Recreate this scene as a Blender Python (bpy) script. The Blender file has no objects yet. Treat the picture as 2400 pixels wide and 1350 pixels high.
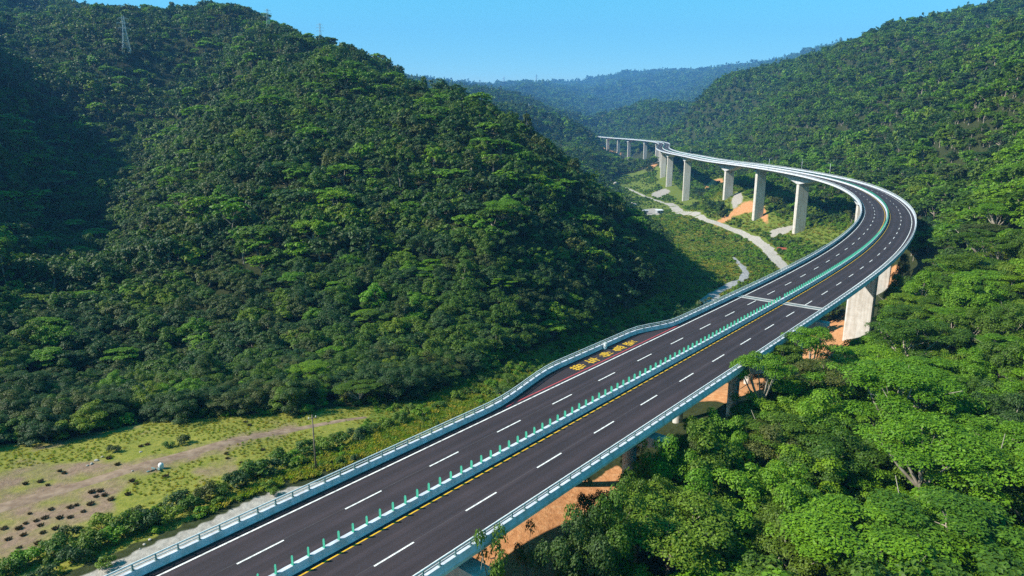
import bpy, bmesh, math, random
import numpy as np
from mathutils import Vector, Matrix

# ------------------------------------------------------------------ camera, sky, sun, exposure
SC = bpy.context.scene
COL = SC.collection
F, CX, CY, HOR, HC = 1600.0, 1200.0, 675.0, 290.0, 34.2      # focal length and horizon in pixels of a 2400 px wide frame, camera height
PITCH = math.atan((CY - HOR) / F)
CP, SP = math.cos(PITCH), math.sin(PITCH)
cam_data = bpy.data.cameras.new("camera")
cam_data.sensor_width = 36.0
cam_data.lens = 36.0 * F / 2400.0
cam_data.clip_start = 1.0
cam_data.clip_end = 40000.0
cam = bpy.data.objects.new("camera", cam_data)
COL.objects.link(cam)
cam.location = (0, 0, HC)
cam.rotation_euler = (math.pi / 2 - PITCH, 0, 0)
SC.camera = cam

SUN_AZ, SUN_EL = math.radians(-98.0), math.radians(38.5)      # azimuth clockwise from +Y
world = bpy.data.worlds.new("World")
SC.world = world
world.use_nodes = True
wn, wl = world.node_tree.nodes, world.node_tree.links
wn.clear()
w_out = wn.new("ShaderNodeOutputWorld")
w_bg = wn.new("ShaderNodeBackground")
w_sky = wn.new("ShaderNodeTexSky")
w_sky.sky_type = 'NISHITA'
w_sky.sun_disc = False
w_sky.sun_elevation = SUN_EL
w_sky.sun_rotation = SUN_AZ
w_sky.altitude = 300.0
w_sky.air_density = 0.85
w_sky.dust_density = 0.2
w_sky.ozone_density = 2.0
w_hs = wn.new("ShaderNodeHueSaturation")
w_hs.inputs['Hue'].default_value = 0.440
w_hs.inputs['Saturation'].default_value = 1.42
w_bg.inputs['Strength'].default_value = 0.092
wl.new(w_sky.outputs[0], w_hs.inputs['Color'])
wl.new(w_hs.outputs[0], w_bg.inputs['Color'])
wl.new(w_bg.outputs[0], w_out.inputs['Surface'])

sun_data = bpy.data.lights.new("sun", 'SUN')
sun_data.energy = 5.0
sun_data.angle = math.radians(0.53)
sun_data.color = (1.0, 0.93, 0.82)
sun = bpy.data.objects.new("sun", sun_data)
COL.objects.link(sun)
SUNV = Vector((math.sin(SUN_AZ) * math.cos(SUN_EL), math.cos(SUN_AZ) * math.cos(SUN_EL), math.sin(SUN_EL)))
sun.rotation_euler = SUNV.to_track_quat('Z', 'Y').to_euler()

SC.view_settings.view_transform = 'Standard'
SC.view_settings.look = 'None'
SC.view_settings.exposure = 1.1
SC.view_settings.gamma = 1.0
SC.render.engine = 'CYCLES'
SC.cycles.max_bounces = 4
SC.cycles.diffuse_bounces = 1
SC.cycles.glossy_bounces = 1
SC.cycles.transmission_bounces = 2
SC.cycles.transparent_max_bounces = 4
SC.cycles.volume_bounces = 0
SC.cycles.use_denoising = False
SC.cycles.denoiser = 'OPENIMAGEDENOISE'
SC.cycles.denoising_input_passes = 'RGB_ALBEDO_NORMAL'
SC.cycles.denoising_prefilter = 'ACCURATE'

rng = np.random.default_rng(7)
random.seed(7)
R = math.radians

# ------------------------------------------------------------------ helpers
def tag(o, label=None, cat=None, group=None, kind=None):
    if label: o["label"] = label
    if cat: o["category"] = cat
    if group: o["group"] = group
    if kind: o["kind"] = kind
    return o

def link(name, mesh, mat=None, parent=None):
    o = bpy.data.objects.new(name, mesh)
    COL.objects.link(o)
    if mat is not None and mesh is not None and len(mesh.materials) == 0:
        mesh.materials.append(mat)
    if parent is not None:
        o.parent = parent
    return o

def empty(name, loc=(0, 0, 0), rz=0.0, scale=1.0):
    o = bpy.data.objects.new(name, None)
    o.empty_display_size = 0.5
    COL.objects.link(o)
    o.location = loc
    o.rotation_euler = (0, 0, rz)
    o.scale = (scale, scale, scale)
    return o

def mesh_np(name, verts, faces, smooth=False):
    """verts (n,3), faces (m,k) arrays with one k"""
    verts = np.asarray(verts, np.float32)
    faces = np.asarray(faces, np.int32)
    k = faces.shape[1]
    me = bpy.data.meshes.new(name)
    me.vertices.add(len(verts))
    me.vertices.foreach_set("co", verts.ravel())
    me.loops.add(faces.size)
    me.loops.foreach_set("vertex_index", faces.ravel())
    me.polygons.add(len(faces))
    me.polygons.foreach_set("loop_start", np.arange(0, faces.size, k, dtype=np.int32))
    me.polygons.foreach_set("loop_total", np.full(len(faces), k, np.int32))
    me.polygons.foreach_set("use_smooth", np.full(len(faces), bool(smooth)))
    me.update(calc_edges=True)
    return me

class MB:
    """collects boxes, tubes and free polygons into one mesh"""
    def __init__(self):
        self.v, self.f = [], []
    def poly(self, pts, faces):
        b = len(self.v)
        self.v += [tuple(p) for p in pts]
        self.f += [tuple(i + b for i in f) for f in faces]
    def box(self, cx, cy, cz, sx, sy, sz, rz=0.0, taper=1.0):
        c, s = math.cos(rz), math.sin(rz)
        pts = []
        for k, z in ((1.0, -sz / 2), (taper, sz / 2)):
            for x, y in ((-1, -1), (1, -1), (1, 1), (-1, 1)):
                px, py = x * sx / 2 * k, y * sy / 2 * k
                pts.append((cx + px * c - py * s, cy + px * s + py * c, cz + z))
        self.poly(pts, [(3, 2, 1, 0), (4, 5, 6, 7), (0, 1, 5, 4), (1, 2, 6, 5), (2, 3, 7, 6), (3, 0, 4, 7)])
    def tube(self, a, b, r0, r1=None, n=6, cap=True):
        r1 = r0 if r1 is None else r1
        a, b = Vector(a), Vector(b)
        d = (b - a).normalized()
        u = d.orthogonal().normalized()
        w = d.cross(u)
        pts = []
        for p, r in ((a, r0), (b, r1)):
            for i in range(n):
                t = 2 * math.pi * i / n
                pts.append(p + u * (math.cos(t) * r) + w * (math.sin(t) * r))
        fs = [(i, (i + 1) % n, n + (i + 1) % n, n + i) for i in range(n)]
        if cap:
            fs += [tuple(range(n - 1, -1, -1)), tuple(range(n, 2 * n))]
        self.poly(pts, fs)
    def mesh(self, name, smooth=False):
        me = bpy.data.meshes.new(name)
        me.from_pydata([tuple(p) for p in self.v], [], self.f)
        me.polygons.foreach_set("use_smooth", np.full(len(self.f), bool(smooth)))
        me.update()
        return me
    def build(self, name, mat, parent=None, smooth=False):
        return link(name, self.mesh(name, smooth), mat, parent)

def project(P):
    P = np.asarray(P, float)
    x, y, z = P[..., 0], P[..., 1], P[..., 2] - HC
    fw = y * CP - z * SP
    up = y * SP + z * CP
    fw = np.where(np.abs(fw) < 1e-3, 1e-3, fw)
    return CX + F * x / fw, CY - F * up / fw, fw

def ray(u, v):
    a, b = u - CX, CY - v
    return np.array([a, b * SP + F * CP, b * CP - F * SP])

def at_z(u, v, z):
    r = ray(u, v); t = (z - HC) / r[2]
    return np.array([r[0] * t, r[1] * t, z])

def at_y(u, v, y):
    r = ray(u, v); t = y / r[1]
    return np.array([r[0] * t, y, HC + r[2] * t])

def in_poly(u, v, poly):
    u, v = np.asarray(u, float), np.asarray(v, float)
    inside = np.zeros(u.shape, bool)
    n = len(poly)
    for i in range(n):
        (x0, y0), (x1, y1) = poly[i], poly[(i + 1) % n]
        if y0 == y1: continue
        c = ((y0 > v) != (y1 > v)) & (u < (x1 - x0) * (v - y0) / (y1 - y0) + x0)
        inside ^= c
    return inside

def sstep(a, b, x):
    t = np.clip((x - a) / (b - a), 0, 1)
    return t * t * (3 - 2 * t)

def _hash(ix, iy, seed):
    h = (ix.astype(np.int64) * 374761393 + iy.astype(np.int64) * 668265263 + seed * 1442695041) & 0x7fffffff
    h = (h ^ (h >> 13)) * 1274126177 & 0x7fffffff
    h = h ^ (h >> 16)
    return (h & 0xffff) / 65535.0

def vnoise(x, y, seed=0):
    ix, iy = np.floor(x), np.floor(y)
    fx, fy = x - ix, y - iy
    fx, fy = fx * fx * (3 - 2 * fx), fy * fy * (3 - 2 * fy)
    a, b = _hash(ix, iy, seed), _hash(ix + 1, iy, seed)
    c, d = _hash(ix, iy + 1, seed), _hash(ix + 1, iy + 1, seed)
    return (a + (b - a) * fx) * (1 - fy) + (c + (d - c) * fx) * fy

# ------------------------------------------------------------------ materials
def mat_new(name):
    m = bpy.data.materials.new(name)
    m.use_nodes = True
    nt = m.node_tree
    bs = nt.nodes["Principled BSDF"]
    return m, nt, nt.nodes, nt.links, bs

def N(nt, kind, **kw):
    n = nt.nodes.new(kind)
    for k, v in kw.items():
        setattr(n, k, v)
    return n

def ramp(nt, fac, stops):
    r = nt.nodes.new("ShaderNodeValToRGB")
    el = r.color_ramp.elements
    while len(el) < len(stops):
        el.new(0.5)
    for e, (p, c) in zip(el, stops):
        e.position = p
        e.color = (*c, 1) if len(c) == 3 else c
    nt.links.new(fac, r.inputs[0])
    return r.outputs[0]

def noise(nt, scale, detail=3.0, coord='Object', rough=0.55):
    tc = nt.nodes.new("ShaderNodeTexCoord")
    n = nt.nodes.new("ShaderNodeTexNoise")
    n.inputs['Scale'].default_value = scale
    n.inputs['Detail'].default_value = detail
    n.inputs['Roughness'].default_value = rough
    nt.links.new(tc.outputs[coord], n.inputs['Vector'])
    return n.outputs['Fac']

def mixc(nt, fac, a, b, mode='MIX'):
    m = nt.nodes.new("ShaderNodeMix")
    m.data_type = 'RGBA'
    m.blend_type = mode
    for sock, val in ((m.inputs[0], fac), (m.inputs[6], a), (m.inputs[7], b)):
        if hasattr(val, 'links') or isinstance(val, bpy.types.NodeSocket):
            nt.links.new(val, sock)
        elif isinstance(val, (int, float)):
            sock.default_value = val
        else:
            sock.default_value = (*val, 1)
    return m.outputs[2]

def bump(nt, bs, height, strength=0.3, dist=0.05):
    b = nt.nodes.new("ShaderNodeBump")
    b.inputs['Strength'].default_value = strength
    b.inputs['Distance'].default_value = dist
    nt.links.new(height, b.inputs['Height'])
    nt.links.new(b.outputs[0], bs.inputs['Normal'])

def mat_noise(name, c0, c1, scale, rough=0.8, detail=4.0, bmp=0.0, spec=0.3, metal=0.0, coord='Object', lo=0.3, hi=0.7):
    m, nt, nodes, links, bs = mat_new(name)
    f = noise(nt, scale, detail, coord)
    links.new(ramp(nt, f, [(lo, c0), (hi, c1)]), bs.inputs['Base Color'])
    bs.inputs['Roughness'].default_value = rough
    bs.inputs['Specular IOR Level'].default_value = spec
    bs.inputs['Metallic'].default_value = metal
    if bmp:
        bump(nt, bs, f, bmp)
    return m

def mat_asphalt():
    m, nt, nodes, links, bs = mat_new("asphalt")
    fine = noise(nt, 9.0, 3, rough=0.8)
    big = noise(nt, 0.16, 4)
    a = ramp(nt, fine, [(0.3, (0.0225, 0.0170, 0.0205)), (0.75, (0.049, 0.0385, 0.0445))])
    b = ramp(nt, big, [(0.3, (0.80, 0.80, 0.82)), (0.7, (1.12, 1.08, 1.08))])
    col = mixc(nt, 1.0, a, b, 'MULTIPLY')
    # worn wheel lanes follow the road: attribute 'across' runs over the width
    at = N(nt, "ShaderNodeAttribute", attribute_name="across")
    wv = N(nt, "ShaderNodeMath", operation='SINE')
    mu = N(nt, "ShaderNodeMath", operation='MULTIPLY')
    mu.inputs[1].default_value = 3.35
    links.new(at.outputs['Fac'], mu.inputs[0]); links.new(mu.outputs[0], wv.inputs[0])
    wr = ramp(nt, wv.outputs[0], [(0.0, (0.86, 0.86, 0.86)), (1.0, (1.17, 1.15, 1.16))])
    col = mixc(nt, 0.8, col, wr, 'MULTIPLY')
    al = N(nt, "ShaderNodeAttribute", attribute_name="along")
    cmb = N(nt, "ShaderNodeCombineXYZ")
    links.new(at.outputs['Fac'], cmb.inputs[0]); links.new(al.outputs['Fac'], cmb.inputs[1])
    mp = N(nt, "ShaderNodeMapping"); mp.inputs['Scale'].default_value = (1.6, 0.035, 1)
    links.new(cmb.outputs[0], mp.inputs[0])
    ns = N(nt, "ShaderNodeTexNoise"); ns.inputs['Scale'].default_value = 1.0; ns.inputs['Detail'].default_value = 5
    links.new(mp.outputs[0], ns.inputs['Vector'])
    stk = ramp(nt, ns.outputs['Fac'], [(0.3, (0.74, 0.74, 0.76)), (0.5, (1, 1, 1)), (0.72, (1.28, 1.24, 1.22))])
    col = mixc(nt, 0.8, col, stk, 'MULTIPLY')
    links.new(col, bs.inputs['Base Color'])
    bs.inputs['Roughness'].default_value = 0.82
    bs.inputs['Specular IOR Level'].default_value = 0.25
    bump(nt, bs, fine, 0.25, 0.02)
    return m

def mat_concrete(name, c0, c1, streak=True):
    m, nt, nodes, links, bs = mat_new(name)
    f = noise(nt, 0.7, 5)
    col = ramp(nt, f, [(0.3, c0), (0.7, c1)])
    if streak:
        tc = N(nt, "ShaderNodeTexCoord")
        mp = N(nt, "ShaderNodeMapping")
        mp.inputs['Scale'].default_value = (1.3, 1.3, 0.09)
        ns = N(nt, "ShaderNodeTexNoise")
        ns.inputs['Scale'].default_value = 1.0
        ns.inputs['Detail'].default_value = 4
        links.new(tc.outputs['Object'], mp.inputs[0]); links.new(mp.outputs[0], ns.inputs['Vector'])
        st = ramp(nt, ns.outputs['Fac'], [(0.35, (0.72, 0.68, 0.62)), (0.6, (1, 1, 1))])
        col = mixc(nt, 0.75, col, st, 'MULTIPLY')
        sx = N(nt, "ShaderNodeSeparateXYZ"); links.new(tc.outputs['Object'], sx.inputs[0])
        md = N(nt, "ShaderNodeMath", operation='PINGPONG'); md.inputs[1].default_value = 2.25
        links.new(sx.outputs['Z'], md.inputs[0])
        ln = ramp(nt, md.outputs[0], [(0.0, (0.74, 0.72, 0.68)), (0.035, (1, 1, 1))])
        col = mixc(nt, 0.6, col, ln, 'MULTIPLY')
    links.new(col, bs.inputs['Base Color'])
    bs.inputs['Roughness'].default_value = 0.75
    bs.inputs['Specular IOR Level'].default_value = 0.3
    bump(nt, bs, f, 0.15, 0.03)
    return m

def mat_leaf(name, dark, light, tip=None, trans=0.28):
    """leaf colour varies from leaf to leaf, from clump to clump and from plant to plant"""
    m, nt, nodes, links, bs = mat_new(name)
    geo = N(nt, "ShaderNodeNewGeometry")
    oi = N(nt, "ShaderNodeObjectInfo")
    cl = noise(nt, 2.6, 2)
    add = N(nt, "ShaderNodeMath", operation='MULTIPLY_ADD')
    add.inputs[1].default_value = 0.55
    links.new(geo.outputs['Random Per Island'], add.inputs[0])
    sc = N(nt, "ShaderNodeMath", operation='MULTIPLY'); sc.inputs[1].default_value = 0.5
    links.new(cl, sc.inputs[0]); links.new(sc.outputs[0], add.inputs[2])
    stops = [(0.05, dark), (0.8, light)]
    if tip: stops.append((0.97, tip))
    col = ramp(nt, add.outputs[0], stops)
    tint = ramp(nt, oi.outputs['Random'], [(0.0, (0.80, 0.88, 0.84)), (0.3, (0.95, 0.97, 0.9)), (0.55, (1.0, 1.0, 1.0)),
                                           (0.8, (1.18, 1.08, 0.88)), (0.93, (1.30, 1.08, 0.9)), (1.0, (1.05, 1.18, 0.85))])
    col = mixc(nt, 1.0, col, tint, 'MULTIPLY')
    links.new(col, bs.inputs['Base Color'])
    bs.inputs['Roughness'].default_value = 0.55
    bs.inputs['Specular IOR Level'].default_value = 0.28
    tr = N(nt, "ShaderNodeBsdfTranslucent")
    tcol = mixc(nt, 1.0, col, (1.5, 1.7, 0.6), 'MULTIPLY')
    links.new(tcol, tr.inputs['Color'])
    mx = N(nt, "ShaderNodeMixShader"); mx.inputs[0].default_value = trans
    links.new(bs.outputs[0], mx.inputs[1]); links.new(tr.outputs[0], mx.inputs[2])
    links.new(mx.outputs[0], nodes["Material Output"].inputs['Surface'])
    return m

def mat_ground():
    """forest floor, meadow grass, orange soil and gravel by surveyed zones, edges broken by noise"""
    m, nt, nodes, links, bs = mat_new("ground")
    at = N(nt, "ShaderNodeAttribute", attribute_name="zone")
    sep = N(nt, "ShaderNodeSeparateColor")
    links.new(at.outputs['Color'], sep.inputs[0])
    n_f = noise(nt, 1.1, 6, rough=0.7)
    n_m = noise(nt, 0.22, 5)
    n_b = noise(nt, 0.045, 4)
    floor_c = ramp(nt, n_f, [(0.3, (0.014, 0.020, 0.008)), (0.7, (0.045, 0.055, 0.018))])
    grass_a = ramp(nt, n_f, [(0.25, (0.085, 0.11, 0.018)), (0.5, (0.175, 0.185, 0.032)), (0.8, (0.30, 0.25, 0.06))])
    dirt = ramp(nt, n_f, [(0.25, (0.14, 0.092, 0.064)), (0.75, (0.27, 0.19, 0.135))])
    gmix = ramp(nt, n_m, [(0.40, (0, 0, 0)), (0.54, (1, 1, 1))])
    sub = N(nt, "ShaderNodeMath", operation='MULTIPLY')
    bb = ramp(nt, n_b, [(0.36, (0.25, 0.25, 0.25)), (0.55, (1, 1, 1))])
    links.new(gmix, sub.inputs[0]); links.new(bb, sub.inputs[1])
    so = N(nt, "ShaderNodeAttribute", attribute_name="soil")
    ad = N(nt, "ShaderNodeMath", operation='ADD'); links.new(n_m, ad.inputs[0]); links.new(so.outputs['Fac'], ad.inputs[1])
    sfac = ramp(nt, ad.outputs[0], [(0.62, (0, 0, 0)), (0.95, (1, 1, 1))])
    meadow = mixc(nt, sfac, grass_a, dirt)
    orange = ramp(nt, n_f, [(0.2, (0.25, 0.10, 0.038)), (0.5, (0.46, 0.22, 0.095)), (0.75, (0.56, 0.34, 0.18)), (0.9, (0.40, 0.27, 0.16))])
    gravel = ramp(nt, n_f, [(0.25, (0.20, 0.18, 0.16)), (0.75, (0.42, 0.39, 0.35))])
    def thr(sock, amp=0.7):
        a = N(nt, "ShaderNodeMath", operation='SUBTRACT'); a.inputs[1].default_value = 0.5
        links.new(n_m, a.inputs[0])
        b = N(nt, "ShaderNodeMath", operation='MULTIPLY_ADD'); b.inputs[1].default_value = amp
        links.new(a.outputs[0], b.inputs[0]); links.new(sock, b.inputs[2])
        return ramp(nt, b.outputs[0], [(0.40, (0, 0, 0)), (0.60, (1, 1, 1))])
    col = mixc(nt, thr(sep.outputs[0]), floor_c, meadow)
    lush = ramp(nt, n_f, [(0.25, (0.05, 0.08, 0.012)), (0.55, (0.12, 0.155, 0.024)), (0.85, (0.22, 0.20, 0.05))])
    col = mixc(nt, thr(at.outputs['Alpha']), col, lush)
    col = mixc(nt, thr(sep.outputs[2]), col, gravel)
    col = mixc(nt, thr(sep.outputs[1]), col, orange)
    links.new(col, bs.inputs['Base Color'])
    bs.inputs['Roughness'].default_value = 0.95
    bs.inputs['Specular IOR Level'].default_value = 0.1
    bump(nt, bs, n_f, 0.8, 0.25)
    return m

M = {}
M['asphalt'] = mat_asphalt()
M['white_paint'] = mat_noise("white_road_paint", (0.28, 0.28, 0.28), (0.74, 0.74, 0.72), 1.7, 0.6, 6, lo=0.30, hi=0.52)
M['seam'] = mat_noise("lane_seam", (0.055, 0.05, 0.055), (0.10, 0.092, 0.095), 0.4, 0.9)
M['yellow_paint'] = mat_noise("yellow_road_paint", (0.50, 0.29, 0.015), (0.72, 0.44, 0.02), 2.5, 0.6)
M['red_paint'] = mat_noise("red_road_paint", (0.36, 0.05, 0.06), (0.55, 0.09, 0.10), 2.5, 0.6)
M['barrier'] = mat_concrete("blue_tinted_barrier_concrete", (0.42, 0.46, 0.54), (0.56, 0.60, 0.69))  # white with skylight blue mixed in, so shaded faces read bluer
M['concrete'] = mat_concrete("bridge_concrete", (0.50, 0.47, 0.43), (0.66, 0.63, 0.59))
M['pale_concrete'] = mat_concrete("pale_concrete", (0.52, 0.53, 0.56), (0.64, 0.66, 0.69))  # slight blue added to the colour for the shaded faces
M['joint'] = mat_concrete("joint_concrete", (0.30, 0.29, 0.28), (0.48, 0.46, 0.44), False)
M['steel'] = mat_noise("galvanised_steel", (0.42, 0.46, 0.48), (0.62, 0.66, 0.68), 4.0, 0.45, spec=0.5)
M['dark_steel'] = mat_noise("dark_green_steel", (0.10, 0.17, 0.17), (0.17, 0.26, 0.26), 4.0, 0.5)
M['panel'] = mat_noise("green_panel", (0.035, 0.25, 0.17), (0.06, 0.36, 0.25), 1.5, 0.5)
M['ground'] = mat_ground()
M['dirt'] = mat_noise("packed_dirt", (0.15, 0.10, 0.072), (0.29, 0.21, 0.15), 0.9, 0.95, 6, 0.6, 0.1)
M['gravel'] = mat_noise("pale_gravel", (0.20, 0.185, 0.165), (0.46, 0.43, 0.39), 1.6, 0.95, 8, 0.8, 0.1)
M['gravel_dark'] = mat_noise("grey_gravel", (0.16, 0.16, 0.165), (0.40, 0.40, 0.41), 1.2, 0.9, 8, 0.8, 0.1)
M['stone'] = mat_noise("pale_stone", (0.24, 0.22, 0.19), (0.44, 0.41, 0.37), 2.0, 0.9, 5, 0.5)
M['bark'] = mat_noise("pale_bark", (0.13, 0.105, 0.08), (0.36, 0.32, 0.26), 3.0, 0.9, 5, 0.4)
M['wood'] = mat_noise("weathered_wood", (0.10, 0.08, 0.06), (0.22, 0.18, 0.14), 3.0, 0.9)
M['rust'] = mat_noise("rust_red_metal", (0.24, 0.05, 0.03), (0.46, 0.13, 0.07), 1.5, 0.7)
M['rust_dark'] = mat_noise("dark_rust", (0.10, 0.035, 0.025), (0.2, 0.07, 0.045), 1.5, 0.8)
M['white_plastic'] = mat_noise("white_plastic", (0.62, 0.63, 0.64), (0.80, 0.80, 0.80), 1.5, 0.4)
M['grey_sheet'] = mat_noise("grey_sheet_metal", (0.22, 0.24, 0.26), (0.40, 0.42, 0.44), 1.2, 0.5)
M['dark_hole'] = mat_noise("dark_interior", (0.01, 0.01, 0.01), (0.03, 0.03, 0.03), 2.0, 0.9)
M['tuft'] = mat_leaf("dry_dark_tuft", (0.030, 0.022, 0.014), (0.075, 0.058, 0.030), None, 0.1)
LEAF = {
    'dark green': mat_leaf("leaf_dark_green", (0.012, 0.038, 0.009), (0.044, 0.094, 0.019), (0.09, 0.125, 0.035)),
    'mid green': mat_leaf("leaf_mid_green", (0.024, 0.062, 0.005), (0.084, 0.155, 0.012), (0.14, 0.19, 0.03)),
    'bright green': mat_leaf("leaf_bright_green", (0.040, 0.110, 0.004), (0.135, 0.262, 0.010), (0.21, 0.32, 0.028)),
    'yellow-green': mat_leaf("leaf_yellow_green", (0.048, 0.098, 0.006), (0.145, 0.22, 0.014), (0.22, 0.25, 0.03)),
    'olive': mat_leaf("leaf_olive", (0.026, 0.045, 0.010), (0.085, 0.112, 0.024), (0.16, 0.145, 0.045)),
}
M['grass_blade'] = mat_leaf("grass_blade", (0.17, 0.165, 0.022), (0.31, 0.28, 0.045), (0.42, 0.28, 0.06), 0.35)
M['grass_green'] = mat_leaf("grass_green", (0.08, 0.14, 0.012), (0.20, 0.26, 0.026), (0.28, 0.29, 0.04), 0.35)

# ------------------------------------------------------------------ the road's course (metres; s runs along the median)
DIR0 = np.array([0.64586, 0.76345])
C0 = np.array([-21.985, 47.864]) + 4.3 * np.array([0.76345, -0.64586])
K_S = [-200, 100, 140, 180, 220, 260, 300, 340, 380, 430, 480, 540, 600, 680, 760, 840, 920, 1000, 1080, 1160, 1240, 1320, 1420, 1540, 1700, 2200]
K_V = [0, 0, -0.000854, -0.001721, -0.001532, -0.002201, -0.002589, -0.00289, -0.003851, -0.003388, -0.000311, 0.002158, 0.001648, -0.00039,
       -0.000436, 0.000667, 0.001083, 0.000631, -0.00013, -0.000696, -0.000892, -0.000836, -0.000679, -0.000376, 4.1e-05, 0.000476]
Z_S = [-200, 100, 300, 500, 800, 1200, 1700, 2200]
Z_V = [0, 0, 1.23, 5.4, 1.4, 1.7, 0.1, 0.0]
S_MIN, S_MAX, S_STEP = -120.0, 2060.0, 2.0
_S = np.arange(S_MIN, S_MAX + 0.1, S_STEP)
_h = math.atan2(DIR0[0], DIR0[1]) + np.cumsum(np.interp(_S, K_S, K_V)) * S_STEP
_zz = np.interp(_S, Z_S, Z_V)
_ker = np.hanning(81); _ker /= _ker.sum()
_Z = np.convolve(np.pad(_zz, 40, mode='edge'), _ker, mode='valid')
_X = np.cumsum(np.sin(_h)) * S_STEP
_Y = np.cumsum(np.cos(_h)) * S_STEP
_i0 = np.interp(0.0, _S, np.arange(len(_S)))
_X += C0[0] - np.interp(0.0, _S, _X)
_Y += C0[1] - np.interp(0.0, _S, _Y)

def road_at(s, o=0.0, z=0.0):
    """world points at distance s along the road, o to its right, z above it"""
    s = np.asarray(s, float)
    h = np.interp(s, _S, _h)
    return np.stack([np.interp(s, _S, _X) + o * np.cos(h), np.interp(s, _S, _Y) - o * np.sin(h), np.interp(s, _S, _Z) + z + 0 * s], -1)

def road_h(s):
    return np.interp(s, _S, _h)

def road_off(x, y, step=4):
    """lateral offset from the median and distance along it for points (chunked nearest search)"""
    x, y = np.ravel(x), np.ravel(y)
    sx, sy, sh, ss = _X[::step], _Y[::step], _h[::step], _S[::step]
    off = np.empty(len(x)); al = np.empty(len(x))
    for a in range(0, len(x), 20000):
        dx = x[a:a + 20000, None] - sx; dy = y[a:a + 20000, None] - sy
        j = np.argmin(dx * dx + dy * dy, 1)
        q = np.arange(len(j))
        dx, dy = dx[q, j], dy[q, j]
        off[a:a + 20000] = dx * np.cos(sh[j]) - dy * np.sin(sh[j])
        al[a:a + 20000] = ss[j] + dx * np.sin(sh[j]) + dy * np.cos(sh[j])
    return off, al

def bay(s):
    """how far the emergency bay pushes the far-side edge out"""
    return 2.75 * (sstep(34.5, 53, s) - sstep(73, 84, s))

# ------------------------------------------------------------------ terrain: surveyed heights, smooth interpolation, gullies
_ctl = []
def G(u, v, z): _ctl.append(tuple(at_z(u, v, z)))
def D(u, v, y, drop=8.5):
    if drop > 0: drop += sstep(350, 800, y) * 1.5 + sstep(1200, 2000, y) * 2 + sstep(3000, 4500, y) * 40 + sstep(5000, 8000, y) * 25
    p = at_y(u, v, y); _ctl.append((p[0], p[1], p[2] - drop))
def W(x, y, z): _ctl.append((x, y, z))

# valley floor and meadow
for u, v, z in [(0, 1040, -13.5), (340, 985, -15), (740, 958, -16), (900, 940, -17.5), (1100, 880, -21.5), (1300, 800, -27.5), (1450, 738, -33),
                (1540, 690, -37), (0, 1250, -12.5), (300, 1250, -12), (600, 1050, -14), (0, 1120, -13), (250, 1100, -13.5), (500, 1200, -12),
                (800, 1060, -14.5), (1000, 960, -17), (1200, 880, -22), (1400, 800, -28), (1640, 690, -37.5), (1740, 640, -39), (1700, 600, -40),
                (1830, 620, -39), (1650, 560, -41), (1740, 545, -41), (1600, 500, -44), (1570, 480, -46), (1500, 455, -47), (1450, 435, -47),
                (1300, 1200, -12), (1740, 905, -14), (1150, 1320, -11.5), (1930, 800, -18)]:
    G(u, v, z)
for s, z in [(-100, -12), (-40, -12), (0, -12), (40, -12.5), (80, -14), (110, -17), (140, -21), (180, -26), (230, -29), (290, -31), (350, -32)]:
    p = road_at(s); W(p[0], p[1], z)
# pier feet read from the photograph
for u, v, y in [(1860, 527, 445), (1770, 472, 500), (1703, 446, 560), (1604, 472, 715), (1558, 432, 850), (1509, 391, 1430), (1471, 381, 1590),
                (1449, 362, 1690), (1425, 356, 1790), (1393, 352, 1980)]:
    D(u, v, y, 0)
# spur on the far side of the road, seen canopy first
for u, v, y in [(700, 700, 168), (700, 500, 222), (700, 300, 315), (700, 180, 415), (820, 102, 470), (1000, 700, 170), (1000, 500, 225), (1000, 350, 285),
                (1000, 220, 375), (1060, 192, 400), (1200, 600, 197), (1200, 450, 245), (1200, 335, 305), (1185, 268, 350), (1350, 620, 215),
                (1350, 480, 268), (1315, 356, 335), (1450, 600, 243), (1420, 428, 318), (1500, 620, 258), (1490, 510, 300), (1536, 600, 272),
                (400, 800, 152), (400, 620, 190), (450, 420, 275), (520, 270, 380), (200, 850, 138), (200, 720, 165), (300, 590, 210)]:
    D(u, v, y, 12.5 if (u, v) in ((820, 102), (1060, 192), (1185, 268), (1315, 356), (1420, 428), (1000, 220)) else 8.5)
# draw and the higher ridge behind it
for u, v, y, dr in [(110, 560, 240, 15), (150, 470, 300, 18), (240, 340, 420, 20), (330, 270, 510, 20), (400, 190, 600, 18), (0, 560, 225, 7), (0, 430, 290, 7), (60, 250, 480, 7),
                    (100, 150, 600, 7), (290, 110, 650, 7), (0, 40, 780, 17), (180, 20, 820, 18), (310, 6, 860, 20), (380, 16, 830, 20), (480, 8, 780, 18), 
                    (480, 130, 660, 12), (620, 45, 660, 15), (700, 76, 590, 14), (620, 150, 520, 11)]:
    D(u, v, y, dr)
for x, y, z in [(-40, 640, 10), (20, 540, -15), (70, 450, -38), (95, 560, -44), (100, 380, -40), (-120, 900, 60), (60, 800, -30), (-150, 560, 75)]:
    W(x, y, z)
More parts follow.
